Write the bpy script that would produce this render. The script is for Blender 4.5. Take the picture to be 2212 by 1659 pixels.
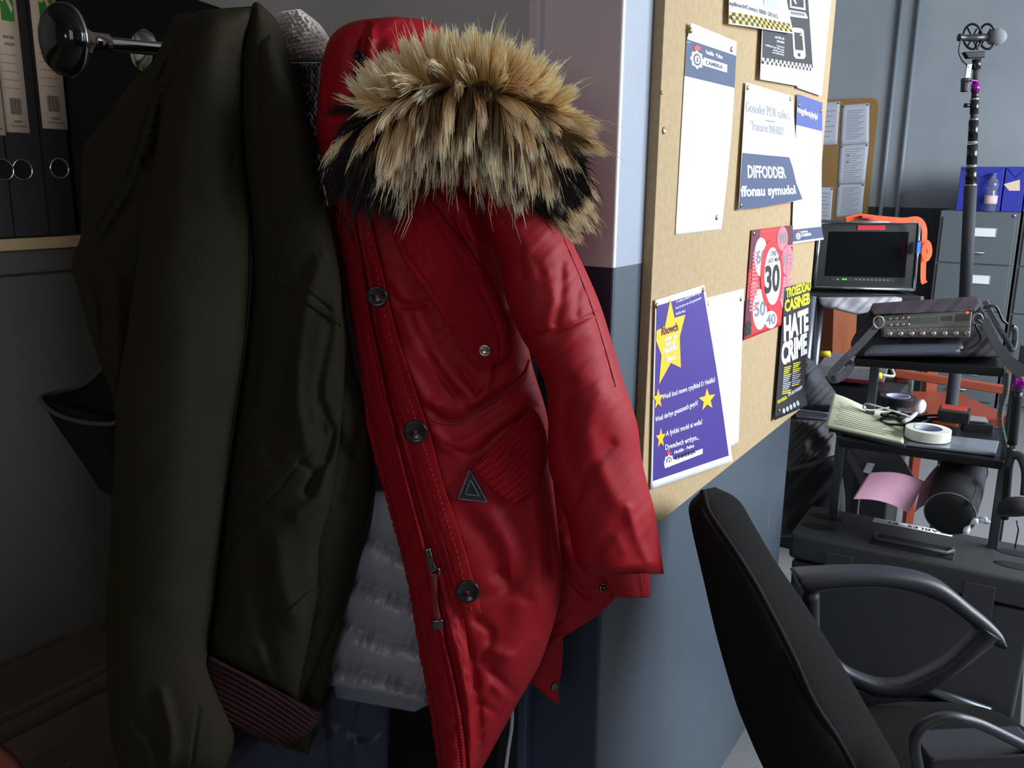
import bpy, bmesh, math, random
import numpy as np
from mathutils import Matrix, Vector, kdtree
random.seed(7); np.random.seed(7)
for o in list(bpy.data.objects): bpy.data.objects.remove(o)
COL = bpy.context.scene.collection
# ---------------------------------------------------------------- camera
FPX = 1915.0; EYE = 1.30
def _n(v): v = np.array(v, float); return v/np.linalg.norm(v)
def _c(px, py): return np.array([(px-1106)/FPX, -(py-829.5)/FPX, -1.0])
ZC = -_n(_c(1000, 9125)); AC = _c(2330, 395); AC = _n(AC-AC.dot(ZC)*ZC); XC = np.cross(AC, ZC)
ROT = np.array([XC, AC, ZC])                       # camera coordinates -> room coordinates
cam = bpy.data.cameras.new('camera'); cob = bpy.data.objects.new('camera', cam); COL.objects.link(cob)
M4 = Matrix([list(ROT[0])+[0], list(ROT[1])+[0], list(ROT[2])+[EYE], [0, 0, 0, 1]])
cob.matrix_world = M4
cam.sensor_fit = 'HORIZONTAL'; cam.sensor_width = 36; cam.lens = 36*FPX/2212; cam.clip_start = .02
sc = bpy.context.scene; sc.camera = cob
# ---------------------------------------------------------------- light
sc.view_settings.view_transform = 'Standard'; sc.view_settings.look = 'None'
sc.view_settings.gamma = 1; sc.view_settings.use_curve_mapping = False
sc.view_settings.exposure = 0.35
w = bpy.data.worlds.new('daylight'); sc.world = w; w.use_nodes = True
w.node_tree.nodes['Background'].inputs[0].default_value = (.62, .75, 1, 1)
w.node_tree.nodes['Background'].inputs[1].default_value = 1.0
def area(name, loc, tgt, sx, sy, power, col):
    l = bpy.data.lights.new(name, 'AREA'); l.shape = 'RECTANGLE'; l.size = sx; l.size_y = sy; l.energy = power; l.color = col
    o = bpy.data.objects.new(name, l); COL.objects.link(o); o.location = loc
    o.rotation_euler = (Vector(tgt)-Vector(loc)).to_track_quat('-Z', 'Y').to_euler(); return o
area('window_daylight', (2.42, 3.2, 1.95), (0, 3.0, 1.2), 3.2, 1.5, 215, (.84, .92, 1))
area('rear_fill', (.7, -2.5, 1.95), (-.5, 1.2, 1.25), 1.4, 1.3, 8.5, (1, .95, .92))  # added fill lamp behind the camera, no known source there
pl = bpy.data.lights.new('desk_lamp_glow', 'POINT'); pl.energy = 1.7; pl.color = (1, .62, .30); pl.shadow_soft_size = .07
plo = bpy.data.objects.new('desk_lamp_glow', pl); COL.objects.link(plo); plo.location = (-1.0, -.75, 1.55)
# ---------------------------------------------------------------- pixel rays -> room points
FW = _n([-ROT[0, 2], -ROT[1, 2], 0]); RH = np.array([FW[1], -FW[0], 0])
O = np.array([0, 0, EYE])
def ray(px, py): return ROT @ _c(px, py)
def at(px, py, d): r = ray(px, py); return O+r*(d/r.dot(FW))          # d: level distance straight ahead
def onX(px, py, x): r = ray(px, py); return O+r*(x/r[0])
def onY(px, py, y): r = ray(px, py); return O+r*(y/r[1])
def onZ(px, py, z): r = ray(px, py); return O+r*((z-EYE)/r[2])
def atN(P, D):                                                        # arrays
    P = np.asarray(P, float); c = np.stack([(P[..., 0]-1106)/FPX, -(P[..., 1]-829.5)/FPX, -np.ones(P.shape[:-1])], -1)
    r = c @ ROT.T; return O+r*(np.asarray(D)/(r @ FW))[..., None]
# ---------------------------------------------------------------- materials
def lin(c):
    return tuple(((x/255)/12.92 if x/255 <= .04045 else ((x/255+.055)/1.055)**2.4) for x in c)
MATS = {}
def mat(name, rgb, rough=.6, metal=0, bump=0, bscale=60, var=0, vscale=8, spec=.5, sheen=0, emit=None, es=0, rib=None, stretch=(1, 1, 1), trans=0, alpha=1, aniso=0, rgb2=None):
    if name in MATS: return MATS[name]
    m = bpy.data.materials.new(name); m.use_nodes = True; t = m.node_tree; N = t.nodes; L = t.links
    b = N['Principled BSDF']; c = lin(rgb)+(1,)
    b.inputs['Base Color'].default_value = c; b.inputs['Roughness'].default_value = rough; b.inputs['Metallic'].default_value = metal
    b.inputs['Specular IOR Level'].default_value = spec
    if sheen: b.inputs['Sheen Weight'].default_value = sheen; b.inputs['Sheen Roughness'].default_value = .4
    if trans: b.inputs['Transmission Weight'].default_value = trans
    if alpha < 1: b.inputs['Alpha'].default_value = alpha
    if emit: b.inputs['Emission Color'].default_value = lin(emit)+(1,); b.inputs['Emission Strength'].default_value = es
    tc = N.new('ShaderNodeTexCoord'); mp = N.new('ShaderNodeMapping'); mp.inputs['Scale'].default_value = stretch
    L.new(tc.outputs['Object'], mp.inputs[0])
    if var or rgb2:
        n = N.new('ShaderNodeTexNoise'); n.inputs['Scale'].default_value = vscale; n.inputs['Detail'].default_value = 6
        L.new(mp.outputs[0], n.inputs['Vector']); mx = N.new('ShaderNodeMix'); mx.data_type = 'RGBA'
        mx.inputs[6].default_value = tuple(x*(1-var) for x in c[:3])+(1,)
        mx.inputs[7].default_value = (lin(rgb2)+(1,)) if rgb2 else tuple(min(1, x*(1+var)) for x in c[:3])+(1,)
        L.new(n.outputs['Fac'], mx.inputs[0]); L.new(mx.outputs[2], b.inputs['Base Color'])
    if bump:
        n = N.new('ShaderNodeTexNoise'); n.inputs['Scale'].default_value = bscale; n.inputs['Detail'].default_value = 4
        L.new(mp.outputs[0], n.inputs['Vector']); bp = N.new('ShaderNodeBump'); bp.inputs['Strength'].default_value = bump
        bp.inputs['Distance'].default_value = .004; L.new(n.outputs['Fac'], bp.inputs['Height']); L.new(bp.outputs[0], b.inputs['Normal'])
    if rib:
        uv = N.new('ShaderNodeUVMap'); s = N.new('ShaderNodeSeparateXYZ'); L.new(uv.outputs[0], s.inputs[0])
        wv = N.new('ShaderNodeMath'); wv.operation = 'MULTIPLY'; wv.inputs[1].default_value = rib
        L.new(s.outputs[1], wv.inputs[0]); sn = N.new('ShaderNodeMath'); sn.operation = 'SINE'; L.new(wv.outputs[0], sn.inputs[0])
        n = N.new('ShaderNodeTexNoise'); n.inputs['Scale'].default_value = 90; L.new(tc.outputs['Object'], n.inputs['Vector'])
        ad = N.new('ShaderNodeMath'); ad.operation = 'MULTIPLY_ADD'; ad.inputs[1].default_value = .8
        L.new(n.outputs['Fac'], ad.inputs[0]); L.new(sn.outputs[0], ad.inputs[2])
        bp = N.new('ShaderNodeBump'); bp.inputs['Strength'].default_value = .55; bp.inputs['Distance'].default_value = .0012
        L.new(ad.outputs[0], bp.inputs['Height']); L.new(bp.outputs[0], b.inputs['Normal'])
    MATS[name] = m; return m
def two_tone(name, up, low, h, rough=.5):                      # a painted wall with a dado line at height h
    m = mat(name, up, rough); t = m.node_tree; N = t.nodes; L = t.links; b = N['Principled BSDF']
    g = N.new('ShaderNodeNewGeometry'); s = N.new('ShaderNodeSeparateXYZ'); L.new(g.outputs['Position'], s.inputs[0])
    c = N.new('ShaderNodeMath'); c.operation = 'GREATER_THAN'; c.inputs[1].default_value = h; L.new(s.outputs[2], c.inputs[0])
    n = N.new('ShaderNodeTexNoise'); n.inputs['Scale'].default_value = 2.2; n.inputs['Detail'].default_value = 8; L.new(g.outputs['Position'], n.inputs['Vector'])
    mx = N.new('ShaderNodeMix'); mx.data_type = 'RGBA'; mx.inputs[6].default_value = lin(low)+(1,); mx.inputs[7].default_value = lin(up)+(1,)
    L.new(c.outputs[0], mx.inputs[0]); m2 = N.new('ShaderNodeMix'); m2.data_type = 'RGBA'; m2.blend_type = 'MULTIPLY'
    rp = N.new('ShaderNodeMapRange'); rp.inputs[1].default_value = .3; rp.inputs[2].default_value = .7; rp.inputs[3].default_value = .86; rp.inputs[4].default_value = 1.08
    L.new(n.outputs['Fac'], rp.inputs[0]); L.new(mx.outputs[2], m2.inputs[6]); L.new(rp.outputs[0], m2.inputs[7]); m2.inputs[0].default_value = 1
    L.new(m2.outputs[2], b.inputs['Base Color'])
    n2 = N.new('ShaderNodeTexNoise'); n2.inputs['Scale'].default_value = 140; L.new(g.outputs['Position'], n2.inputs['Vector'])
    bp = N.new('ShaderNodeBump'); bp.inputs['Strength'].default_value = .12; bp.inputs['Distance'].default_value = .002
    L.new(n2.outputs['Fac'], bp.inputs['Height']); L.new(bp.outputs[0], b.inputs['Normal']); return m
def add_scratches(m):
    t = m.node_tree; N = t.nodes; L = t.links; b = N['Principled BSDF']; src = b.inputs['Base Color'].links[0].from_socket
    g = N.new('ShaderNodeNewGeometry'); mp = N.new('ShaderNodeMapping'); mp.inputs['Scale'].default_value = (40, 34, 2.2); mp.inputs['Rotation'].default_value = (.25, 0, 0)
    L.new(g.outputs['Position'], mp.inputs[0]); n = N.new('ShaderNodeTexNoise'); n.inputs['Scale'].default_value = 1.0; n.inputs['Detail'].default_value = 1
    L.new(mp.outputs[0], n.inputs['Vector']); r = N.new('ShaderNodeMapRange'); r.inputs[1].default_value = .77; r.inputs[2].default_value = .80
    L.new(n.outputs['Fac'], r.inputs[0]); mx = N.new('ShaderNodeMix'); mx.data_type = 'RGBA'; mx.inputs[7].default_value = lin((170, 180, 190))+(1,)
    L.new(r.outputs[0], mx.inputs[0]); L.new(src, mx.inputs[6]); L.new(mx.outputs[2], b.inputs['Base Color'])
# ---------------------------------------------------------------- objects
def tagit(o, label=None, cat=None, group=None, kind=None):
    for k, v in (('label', label), ('category', cat), ('group', group), ('kind', kind)):
        if v: o[k] = v
    return o
def root(name, label, cat, loc, group=None):
    o = bpy.data.objects.new(name, None); COL.objects.link(o); o.location = loc; o.empty_display_size = .05
    o['rootloc'] = list(map(float, loc)); return tagit(o, label, cat, group)
def mesh(name, verts, faces, m, parent=None, smooth=True, uvs=None, label=None):
    me = bpy.data.meshes.new(name); me.from_pydata([tuple(map(float, v)) for v in verts], [], [tuple(map(int, f)) for f in faces]); me.update()
    if smooth: me.polygons.foreach_set('use_smooth', [True]*len(me.polygons))
    if uvs is not None:
        lay = me.uv_layers.new(name='UVMap'); vi = np.zeros(len(me.loops), int); me.loops.foreach_get('vertex_index', vi)
        lay.data.foreach_set('uv', np.asarray(uvs, float)[vi].ravel())
    if m: me.materials.append(m)
    o = bpy.data.objects.new(name, me); COL.objects.link(o)
    if parent:
        o.parent = parent
        if 'rootloc' in parent: o.matrix_parent_inverse = Matrix.Translation(-Vector(parent['rootloc']))
    if label: o['label'] = label
    return o
def fixn(o, angle=None):
    bm = bmesh.new(); bm.from_mesh(o.data); bmesh.ops.recalc_face_normals(bm, faces=bm.faces); bm.to_mesh(o.data); bm.free(); return o
class B:                                                              # a builder that gathers shapes into one mesh
    def __init__(s): s.v = []; s.f = []
    def add(s, v, f):
        n = len(s.v); s.v += [tuple(map(float, p)) for p in v]; s.f += [tuple(i+n for i in q) for q in f]; return s
    def hexa(s, c):  # 8 corners: 0-3 front ring, 4-7 back ring
        return s.add(c, [(0, 1, 2, 3), (7, 6, 5, 4), (0, 4, 5, 1), (1, 5, 6, 2), (2, 6, 7, 3), (3, 7, 4, 0)])
    def box(s, lo, hi):
        x0, y0, z0 = lo; x1, y1, z1 = hi
        return s.hexa([(x0, y0, z0), (x1, y0, z0), (x1, y0, z1), (x0, y0, z1), (x0, y1, z0), (x1, y1, z0), (x1, y1, z1), (x0, y1, z1)])
    def slab(s, q, off):
        q = [np.array(p, float) for p in q]; return s.hexa(q+[p+np.array(off, float) for p in q])
    def tube(s, pts, r, sides=12, cap=True, flat=None, up=None):
        P = np.array(pts, float); n = len(P); R = np.broadcast_to(np.asarray(r, float), (n,)) if np.ndim(r) < 2 else r
        T = np.gradient(P, axis=0); T /= np.linalg.norm(T, axis=1)[:, None]+1e-12
        u = np.array(up if up is not None else ([0, 0, 1.] if abs(T[0][2]) < .9 else [1., 0, 0]), float); V = []
        for i in range(n):
            a = u-T[i]*T[i].dot(u); a /= np.linalg.norm(a)+1e-12; b = np.cross(T[i], a)
            if up is None: u = a
            for k in range(sides):
                th = 2*math.pi*k/sides; ca, sa = math.cos(th), math.sin(th)
                if flat: ca = math.copysign(abs(ca)**.6, ca)*flat; sa = math.copysign(abs(sa)**.6, sa)
                V.append(P[i]+R[i]*(ca*a+sa*b))
        F_ = [(i*sides+k, i*sides+(k+1) % sides, (i+1)*sides+(k+1) % sides, (i+1)*sides+k) for i in range(n-1) for k in range(sides)]
        if cap: F_ += [tuple(range(sides))[::-1], tuple((n-1)*sides+k for k in range(sides))]
        return s.add(V, F_)
    def lathe(s, c, axis, prof, sides=32):
        ax = _n(axis); a = np.cross(ax, [0, 0, 1.] if abs(ax[2]) < .9 else [1., 0, 0]); a = _n(a); b = np.cross(ax, a); V = []
        for (h, r) in prof:
            for k in range(sides):
                th = 2*math.pi*k/sides; V.append(np.array(c)+ax*h+r*(math.cos(th)*a+math.sin(th)*b))
        n = len(prof); F_ = [(i*sides+k, i*sides+(k+1) % sides, (i+1)*sides+(k+1) % sides, (i+1)*sides+k) for i in range(n-1) for k in range(sides)]
        F_ += [tuple(range(sides))[::-1], tuple((n-1)*sides+k for k in range(sides))]; return s.add(V, F_)
    def go(s, name, m, parent=None, smooth=False, bevel=0, label=None, tag=None, seg=2):
        o = fixn(mesh(name, s.v, s.f, m, parent, smooth, label=label))
        if bevel:
            md = o.modifiers.new('bevel', 'BEVEL'); md.width = bevel; md.segments = seg; md.limit_method = 'ANGLE'; md.angle_limit = .6
            o.data.polygons.foreach_set('use_smooth', [True]*len(o.data.polygons))
            wn = o.modifiers.new('wn', 'WEIGHTED_NORMAL'); wn.keep_sharp = True
        if tag: tagit(o, *tag)
        return o
def spl(pts, n):                                                      # Catmull-Rom through points, n samples
    P = np.array(pts, float); k = len(P)
    if k == 2: return P[0]+(P[1]-P[0])*np.linspace(0, 1, n)[:, None]
    Q = np.vstack([2*P[0]-P[1], P, 2*P[-1]-P[-2]]); t = np.linspace(0, k-1-1e-9, n); i = t.astype(int); f = (t-i)[:, None]
    p0, p1, p2, p3 = Q[i], Q[i+1], Q[i+2], Q[i+3]
    return .5*(2*p1+(p2-p0)*f+(2*p0-5*p1+4*p2-p3)*f*f+(3*p1-p0-3*p2+p3)*f**3)
def vnoise(P, sc_, seed=0):                                           # smooth value noise on 2-D arrays
    r = np.random.RandomState(seed).rand(257, 257)*2-1; x = P[..., 0]/sc_[0]; y = P[..., 1]/sc_[1]
    xi = np.floor(x).astype(int); yi = np.floor(y).astype(int); fx = x-xi; fy = y-yi; fx = fx*fx*(3-2*fx); fy = fy*fy*(3-2*fy)
    g = lambda a, b: r[a % 256, b % 256]
    return (g(xi, yi)*(1-fx)+g(xi+1, yi)*fx)*(1-fy)+(g(xi, yi+1)*(1-fx)+g(xi+1, yi+1)*fx)*fy
def pdist(P, line):
    L = np.array(line, float); best = np.full(P.shape[:-1], 1e9)
    for a, b in zip(L[:-1], L[1:]):
        ab = b-a; t = np.clip(((P-a) @ ab)/(ab @ ab), 0, 1); best = np.minimum(best, np.linalg.norm(P-(a+t[..., None]*ab), axis=-1))
    return best
def foldmap(P, folds):
    D = np.zeros(P.shape[:-1])
    for f in folds:
        line, wd, amp = f[:3]
        line = spl(line, max(2, 4*len(line))) if len(line) > 2 else line
        d = pdist(P, line)/wd
        D += (amp*.75)*(np.exp(-d*d) if len(f) < 4 else np.exp(-d))
    return D
class Panel:                                                          # a closed, thick cloth form between two traced edges
    def __init__(s, name, L, R, d, bulge, m, parent=None, back=.03, nu=60, nv=120, folds=(), power=2.2, endr=.06, wr=0, wrs=(60, 160), seed=1, extra=None, on=None, lift=.002, label=None, rag=0):
        l = spl(L, nv); r = spl(R, nv); th = np.linspace(0, math.pi, nu+1); S = (1-np.cos(th))/2; S = .5*S+.5*np.linspace(0, 1, nu+1)
        if rag: l = l+np.stack([rag*vnoise(l, (7, 7), seed+3), 0*l[:, 0]], 1)
        P = l[:, None]+(r-l)[:, None]*S[None, :, None]
        t = np.linspace(0, 1, nv); q = 1-np.abs(2*S-1)**power; pr = np.clip(q, 0, 1)**(1/power)
        e = np.ones(nv)
        if endr: e = np.sqrt(np.clip(1-(1-np.minimum(1, np.minimum(t, 1-t)/endr))**2, 0, 1)); e = .25+.75*e
        if on is not None: base = on.depth(P)-lift
        else:
            dd = np.array(d, float) if np.ndim(d) else np.array([d, d], float)
            if dd.ndim == 1: dd = np.stack([dd, dd], 1) if len(dd) > 2 or np.ndim(d) else np.stack([dd, dd], 1)
            dl = np.interp(t, np.linspace(0, 1, len(dd)), dd[:, 0]); dr = np.interp(t, np.linspace(0, 1, len(dd)), dd[:, 1])
            base = dl[:, None]+(dr-dl)[:, None]*S[None]
        D = base-bulge*pr[None]*e[:, None]-foldmap(P, folds)*np.minimum(1, pr*1.6)[None]
        if wr: D = D-wr*(vnoise(P, wrs, seed)+.5*vnoise(P[..., ::-1]+P, (wrs[0]*.5, wrs[1]*.45), seed+5))*np.minimum(1, pr*1.4)[None]
        if extra is not None: D = D-extra(P, S[None]+0*t[:, None], t[:, None]+0*S[None])*np.minimum(1, pr*2)[None]
        s.P, s.D = P, D
        front = atN(P, D); bk = (base+back*pr[None]*e[:, None])[:, 1:-1]; bk = atN(P[:, 1:-1], np.maximum(bk, D[:, 1:-1]+.001))
        a, b = nu+1, nu-1; V = np.vstack([front.reshape(-1, 3), bk.reshape(-1, 3)]); F_ = []; nf = nv*a
        fi = lambda i, j: i*a+j
        def bi(i, j): return fi(i, 0) if j == 0 else (fi(i, nu) if j == nu else nf+i*b+j-1)
        for i in range(nv-1):
            for j in range(nu):
                F_.append((fi(i, j), fi(i+1, j), fi(i+1, j+1), fi(i, j+1))); F_.append((bi(i, j), bi(i, j+1), bi(i+1, j+1), bi(i+1, j)))
        for i, rev in ((0, 0), (nv-1, 1)):
            for j in range(nu):
                q4 = [fi(i, j), fi(i, j+1), bi(i, j+1), bi(i, j)]; q4 = list(dict.fromkeys(q4)); F_.append(tuple(q4[::-1] if rev else q4))
        ln = np.concatenate([[0], np.cumsum(np.linalg.norm(np.diff((l+r)/2, axis=0), axis=1))])
        U = np.stack([S[None]+0*t[:, None], (ln/100)[:, None]+0*S[None]], -1); uv = np.vstack([U.reshape(-1, 2), U[:, 1:-1].reshape(-1, 2)])
        s.o = mesh(name, V, F_, m, parent, True, uv, label); s.kd = None
    def depth(s, P):
        if s.kd is None:
            Q = s.P.reshape(-1, 2); s.kd = kdtree.KDTree(len(Q)); s.fd = s.D.reshape(-1)
            for i, q in enumerate(Q): s.kd.insert((q[0], q[1], 0), i)
            s.kd.balance()
        out = np.zeros(P.shape[:-1]); 
        for idx in np.ndindex(out.shape):
            r = s.kd.find_n((P[idx][0], P[idx][1], 0), 3); ws = [1/(x[2]+.5) for x in r]
            out[idx] = sum(a*s.fd[x[1]] for a, x in zip(ws, r))/sum(ws)
        return out
def ptube(name, pts, d, r, m, parent=None, n=60, sides=10, on=None, lift=.002, tag=None, flat=None, label=None):   # a cord or bar along traced points
    Q = spl(pts, n) if len(pts) > 2 else spl(pts, n)
    if on is not None: D = on.depth(Q)-lift
    else:
        dd = np.atleast_1d(np.array(d, float)); D = np.interp(np.linspace(0, 1, n), np.linspace(0, 1, max(2, len(dd))), dd if len(dd) > 1 else [dd[0], dd[0]])
    return B().tube(atN(Q, D), r, sides, flat=flat, up=FW if flat else None).go(name, m, parent, True, tag=tag, label=label)
class Quad:                                                           # a sheet with its own curl; marks follow its surface
    def __init__(s, tl, tr, br, bl, nrm, curl=None):
        s.c = [np.array(p, float) for p in (tl, tr, br, bl)]; s.n = _n(nrm); s.curl = curl or (lambda u, v: 0*u)
    def p(s, u, v, off=0):
        u = np.asarray(u, float); v = np.asarray(v, float); tl, tr, br, bl = s.c; U = u[..., None]; V = v[..., None]
        X = tl*(1-U)*(1-V)+tr*U*(1-V)+br*U*V+bl*(1-U)*V
        return X+s.n*(s.curl(u, v)+off)[..., None]
    def uv(s, px, py):
        r = ray(px, py); t = (s.c[0]-O).dot(s.n)/r.dot(s.n); X = O+r*t; u = v = .5
        for _ in range(12):
            f = s.flat(u, v)-X; du = (s.flat(u+1e-4, v)-s.flat(u, v))/1e-4; dv = (s.flat(u, v+1e-4)-s.flat(u, v))/1e-4
            J = np.stack([du, dv], 1); st = np.linalg.lstsq(J, -f, rcond=None)[0]; u += st[0]; v += st[1]
        return u, v
    def flat(s, u, v): tl, tr, br, bl = s.c; return tl*(1-u)*(1-v)+tr*u*(1-v)+br*u*v+bl*(1-u)*v
    def grid(s, u0, v0, u1, v1, off, nu, nv, b):
        U, V = np.meshgrid(np.linspace(u0, u1, nu+1), np.linspace(v0, v1, nv+1)); X = s.p(U, V, off+0*U).reshape(-1, 3)
        b.add(X, [(i*(nu+1)+j, (i+1)*(nu+1)+j, (i+1)*(nu+1)+j+1, i*(nu+1)+j+1) for i in range(nv) for j in range(nu)])
    def sheet(s, name, m, parent=None, tag=None, th=.0004, n=24):
        b = B(); s.grid(0, 0, 1, 1, 0, n, n, b); k = len(b.v); U, V = np.meshgrid(np.linspace(0, 1, n+1), np.linspace(0, 1, n+1))
        b.add(s.p(U, V, -th+0*U).reshape(-1, 3), [(i*(n+1)+j, i*(n+1)+j+1, (i+1)*(n+1)+j+1, (i+1)*(n+1)+j) for i in range(n) for j in range(n)])
        for i in range(n):
            for (a, c) in ((i, i+1), (n*(n+1)+i+1, n*(n+1)+i), ((i+1)*(n+1), i*(n+1)), (i*(n+1)+n, (i+1)*(n+1)+n)): b.f.append((a, c, c+k, a+k))
        return b.go(name, m, parent, True, tag=tag)
    def band(s, name, u0, v0, u1, v1, m, parent, off=.0004, n=16):
        b = B(); s.grid(u0, v0, u1, v1, off, n, n, b); return mesh(name, b.v, b.f, m, parent, True)
    def rects(s, name, rs, m, parent, off=.0006):
        b = B()
        for r in rs: s.grid(*r, off, 2, 2, b)
        return mesh(name, b.v, b.f, m, parent, True)
    def poly(s, name, polys, m, parent, off=.0006):                  # fan polygons around their centres, refined
        b = B()
        for pl in polys:
            pl = np.array(pl, float); c = pl.mean(0); k = len(pl); rings = 5; V = []
            for q in range(rings+1): V += [c+(x-c)*q/rings for x in pl]
            V = np.array(V); X = s.p(V[:, 0], V[:, 1], off+0*V[:, 0])
            b.add(X, [(q*k+i, q*k+(i+1) % k, (q+1)*k+(i+1) % k, (q+1)*k+i) for q in range(rings) for i in range(k)])
        return mesh(name, b.v, b.f, m, parent, False)
    def ppoly(s, name, polys, m, parent, off=.0006): return s.poly(name, [[s.uv(*p) for p in pl] for pl in polys], m, parent, off)
    def text(s, name, items, m, parent, off=.0008, bold=.02):
        # items: (string, left-baseline px, right-baseline px, cap height px) -> letters lie on the sheet
        b = B()
        for it in items:
            st, p0, p1, hpx = it[:4]; V, F_, wd, hh = letters(st, it[4] if len(it) > 4 else bold)
            a = np.array(s.uv(*p0)); e = np.array(s.uv(*p1)); up = np.array(s.uv(p0[0]+(hpx*.06 if len(it) > 5 else 0), p0[1]-hpx)); h = up-a
            if len(V) == 0: continue
            Q = a+(e-a)*(V[:, :1]/wd)+h*(V[:, 1:2]/hh); b.add(s.p(Q[:, 0], Q[:, 1], off+0*Q[:, 0]), F_)
        return mesh(name, b.v, b.f, m, parent, False)
_L = {}
def letters(st, bold):
    if (st, bold) in _L: return _L[(st, bold)]
    c = bpy.data.curves.new('t', 'FONT'); c.body = st; c.size = 1; c.offset = bold; c.resolution_u = 3
    o = bpy.data.objects.new('t', c); COL.objects.link(o); dg = bpy.context.evaluated_depsgraph_get(); dg.update()
    me = bpy.data.meshes.new_from_object(o.evaluated_get(dg)); V = np.array([v.co[:2] for v in me.vertices]) if len(me.vertices) else np.zeros((0, 2))
    F_ = [tuple(p.vertices) for p in me.polygons]; bpy.data.objects.remove(o); bpy.data.curves.remove(c); bpy.data.meshes.remove(me)
    if len(V): V[:, 0] -= V[:, 0].min(); wd = V[:, 0].max()
    else: wd = 1
    _L[(st, bold)] = (V, F_, wd, .70); return _L[(st, bold)]
#@@ROOM
# ================================================================ the room
XB = -.502                                                            # front of the notice board
DADO = 1.185
W_UP = two_tone('paint_grey', (205, 202, 200), (48, 56, 70), DADO)
W_PIL = two_tone('paint_column', (226, 222, 226), (50, 58, 76), DADO, .42)
W_NOT = two_tone('paint_partition', (156, 164, 178), (74, 84, 94), DADO, .42); add_scratches(W_NOT)
W_FAR = two_tone('paint_far', (156, 162, 168), (54, 58, 64), 1.15)
carpet = mat('carpet', (128, 128, 130), .95, bump=.6, bscale=400, var=.25, vscale=220)
def struct(o, kind='structure'): o['kind'] = kind; return o
struct(B().box((-3.6, -2.6, -.1), (2.7, 6.7, 0)).go('floor', carpet))
struct(B().box((-3.6, -2.6, 2.9), (2.7, 6.7, 3)).go('ceiling', mat('ceiling_paint', (150, 148, 144), .8)))
struct(B().box((-3.6, 6.5, 0), (2.7, 6.6, 2.9)).go('wall_far', W_FAR))
struct(B().box((-3.7, -2.6, 0), (-3.6, 6.6, 2.9)).go('wall_left', W_UP))
wr_ = B(); wr_.box((-3.6, -2.7, 0), (0, -2.6, 2.9)); wr_.box((1.4, -2.7, 0), (2.6, -2.6, 2.9)); wr_.box((0, -2.7, 0), (1.4, -2.6, 1.2)); wr_.box((0, -2.7, 2.65), (1.4, -2.6, 2.9))  # unseen rear wall; its opening is added to go with the fill lamp
struct(wr_.go('wall_rear', mat('rear_paint', (120, 112, 100), .7)))
wf = B(); wf.box((0, -2.68, 1.2), (.05, -2.62, 2.65)); wf.box((1.35, -2.68, 1.2), (1.4, -2.62, 2.65)); wf.box((.05, -2.68, 1.2), (1.35, -2.62, 1.25)); wf.box((.05, -2.68, 2.6), (1.35, -2.62, 2.65)); struct(wf.go('window_2', mat('frame_white', (225, 225, 222), .4)))  # frame of the added opening, made up to suit the rear fill lamp
wb = B(); wb.box((2.5, -2.6, 0), (2.6, 6.6, 1.1)); wb.box((2.5, -2.6, 2.75), (2.6, 6.6, 2.9))
for a, b_ in ((-2.6, 1.2), (4.8, 6.6)): wb.box((2.5, a, 1.1), (2.6, b_, 2.75))
struct(wb.go('wall_right', W_UP))
for i, (a, b_) in enumerate(((1.2, 4.8),)):
    wf = B(); n_ = 3
    for k in range(n_+1):
        y = a+(b_-a)*k/n_; wf.box((2.52, y-.025, 1.1), (2.58, y+.025, 2.75))
    wf.box((2.52, a, 1.1), (2.58, b_, 1.15)); wf.box((2.52, a, 2.7), (2.58, b_, 2.75))
    struct(wf.go('window_%d' % (i+1), mat('frame_white', (225, 225, 222), .4)))
# wall behind the coats, the column and the partition that carries the notice board
struct(B().box((-3.6, 1.40, 0), (-.66, 1.52, 2.9)).go('wall_back', W_UP))
col = B(); col.box((-.64, 1.095, 0), (-.519, 1.52, 2.9)); struct(col.go('wall_column', W_PIL, bevel=.004))
struct(B().box((-.64, 1.101, 0), (-.5185, 2.125, 2.9)).go('wall_partition', W_NOT, bevel=.002))
struct(B().box((-.652, 1.08, 0), (-.634, 1.40, 2.9)).go('trim_1', two_tone('paint_trim', (222, 216, 220), (70, 84, 104), DADO), bevel=.003))
for i, px in enumerate((1950, 1988)):
    p0 = onY(px, 0, 6.48); x = p0[0]
    p1 = onY(px-45+(0 if i == 0 else 3), 440, 6.48)
    struct(B().tube([(x, 6.475, 0), (x, 6.475, 2.9)], .014, 10).go('trim_%d' % (i+2), mat('pipe_paint', (140, 150, 160), .4), smooth=True))
# ================================================================ grey cabinet with files
K = -1.5
gp = mat('cabinet_enamel', (74, 70, 62), .7, var=.06, vscale=30)
pt = onX(98, 512, K); ZT = float(pt[2])
r_ = root('metal_cabinet', 'grey enamelled metal cabinet with wooden top behind the olive coat', 'cabinet', (K-.25, .5, 0))
B().box((K-.46, -.6, .05), (K, 1.39, ZT-.02)).go('body', gp, r_, bevel=.004)
B().box((K-.46, -.6, ZT-.02), (K+.006, 1.39, ZT)).go('top', mat('pale_wood', (176, 148, 108), .6, var=.2, vscale=20, stretch=(8, 1, 8)), r_, bevel=.002, label='pale wooden top board')
B().box((K-.02, -.55, ZT-.062), (K+.003, 1.36, ZT-.0585)).go('seam', mat('dark_gap', (30, 29, 28), .9), r_)
s_ = onX(92, 588, K); B().lathe(s_+np.array([-.002, 0, 0]), (1, 0, 0), [(0, .007), (.003, .006), (.004, .001)], 16).go('lock', mat('dark_lock', (58, 56, 54), .6), r_, True)
blk = mat('file_black', (24, 21, 22), .62, bump=.25, bscale=500)
lab = mat('label_cream', (240, 214, 186), .75); grn = mat('label_green', (66, 150, 40), .7); ink = mat('ink_grey', (96, 84, 78), .8); chrome = mat('chrome', (210, 208, 205), .12, metal=1)
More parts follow.
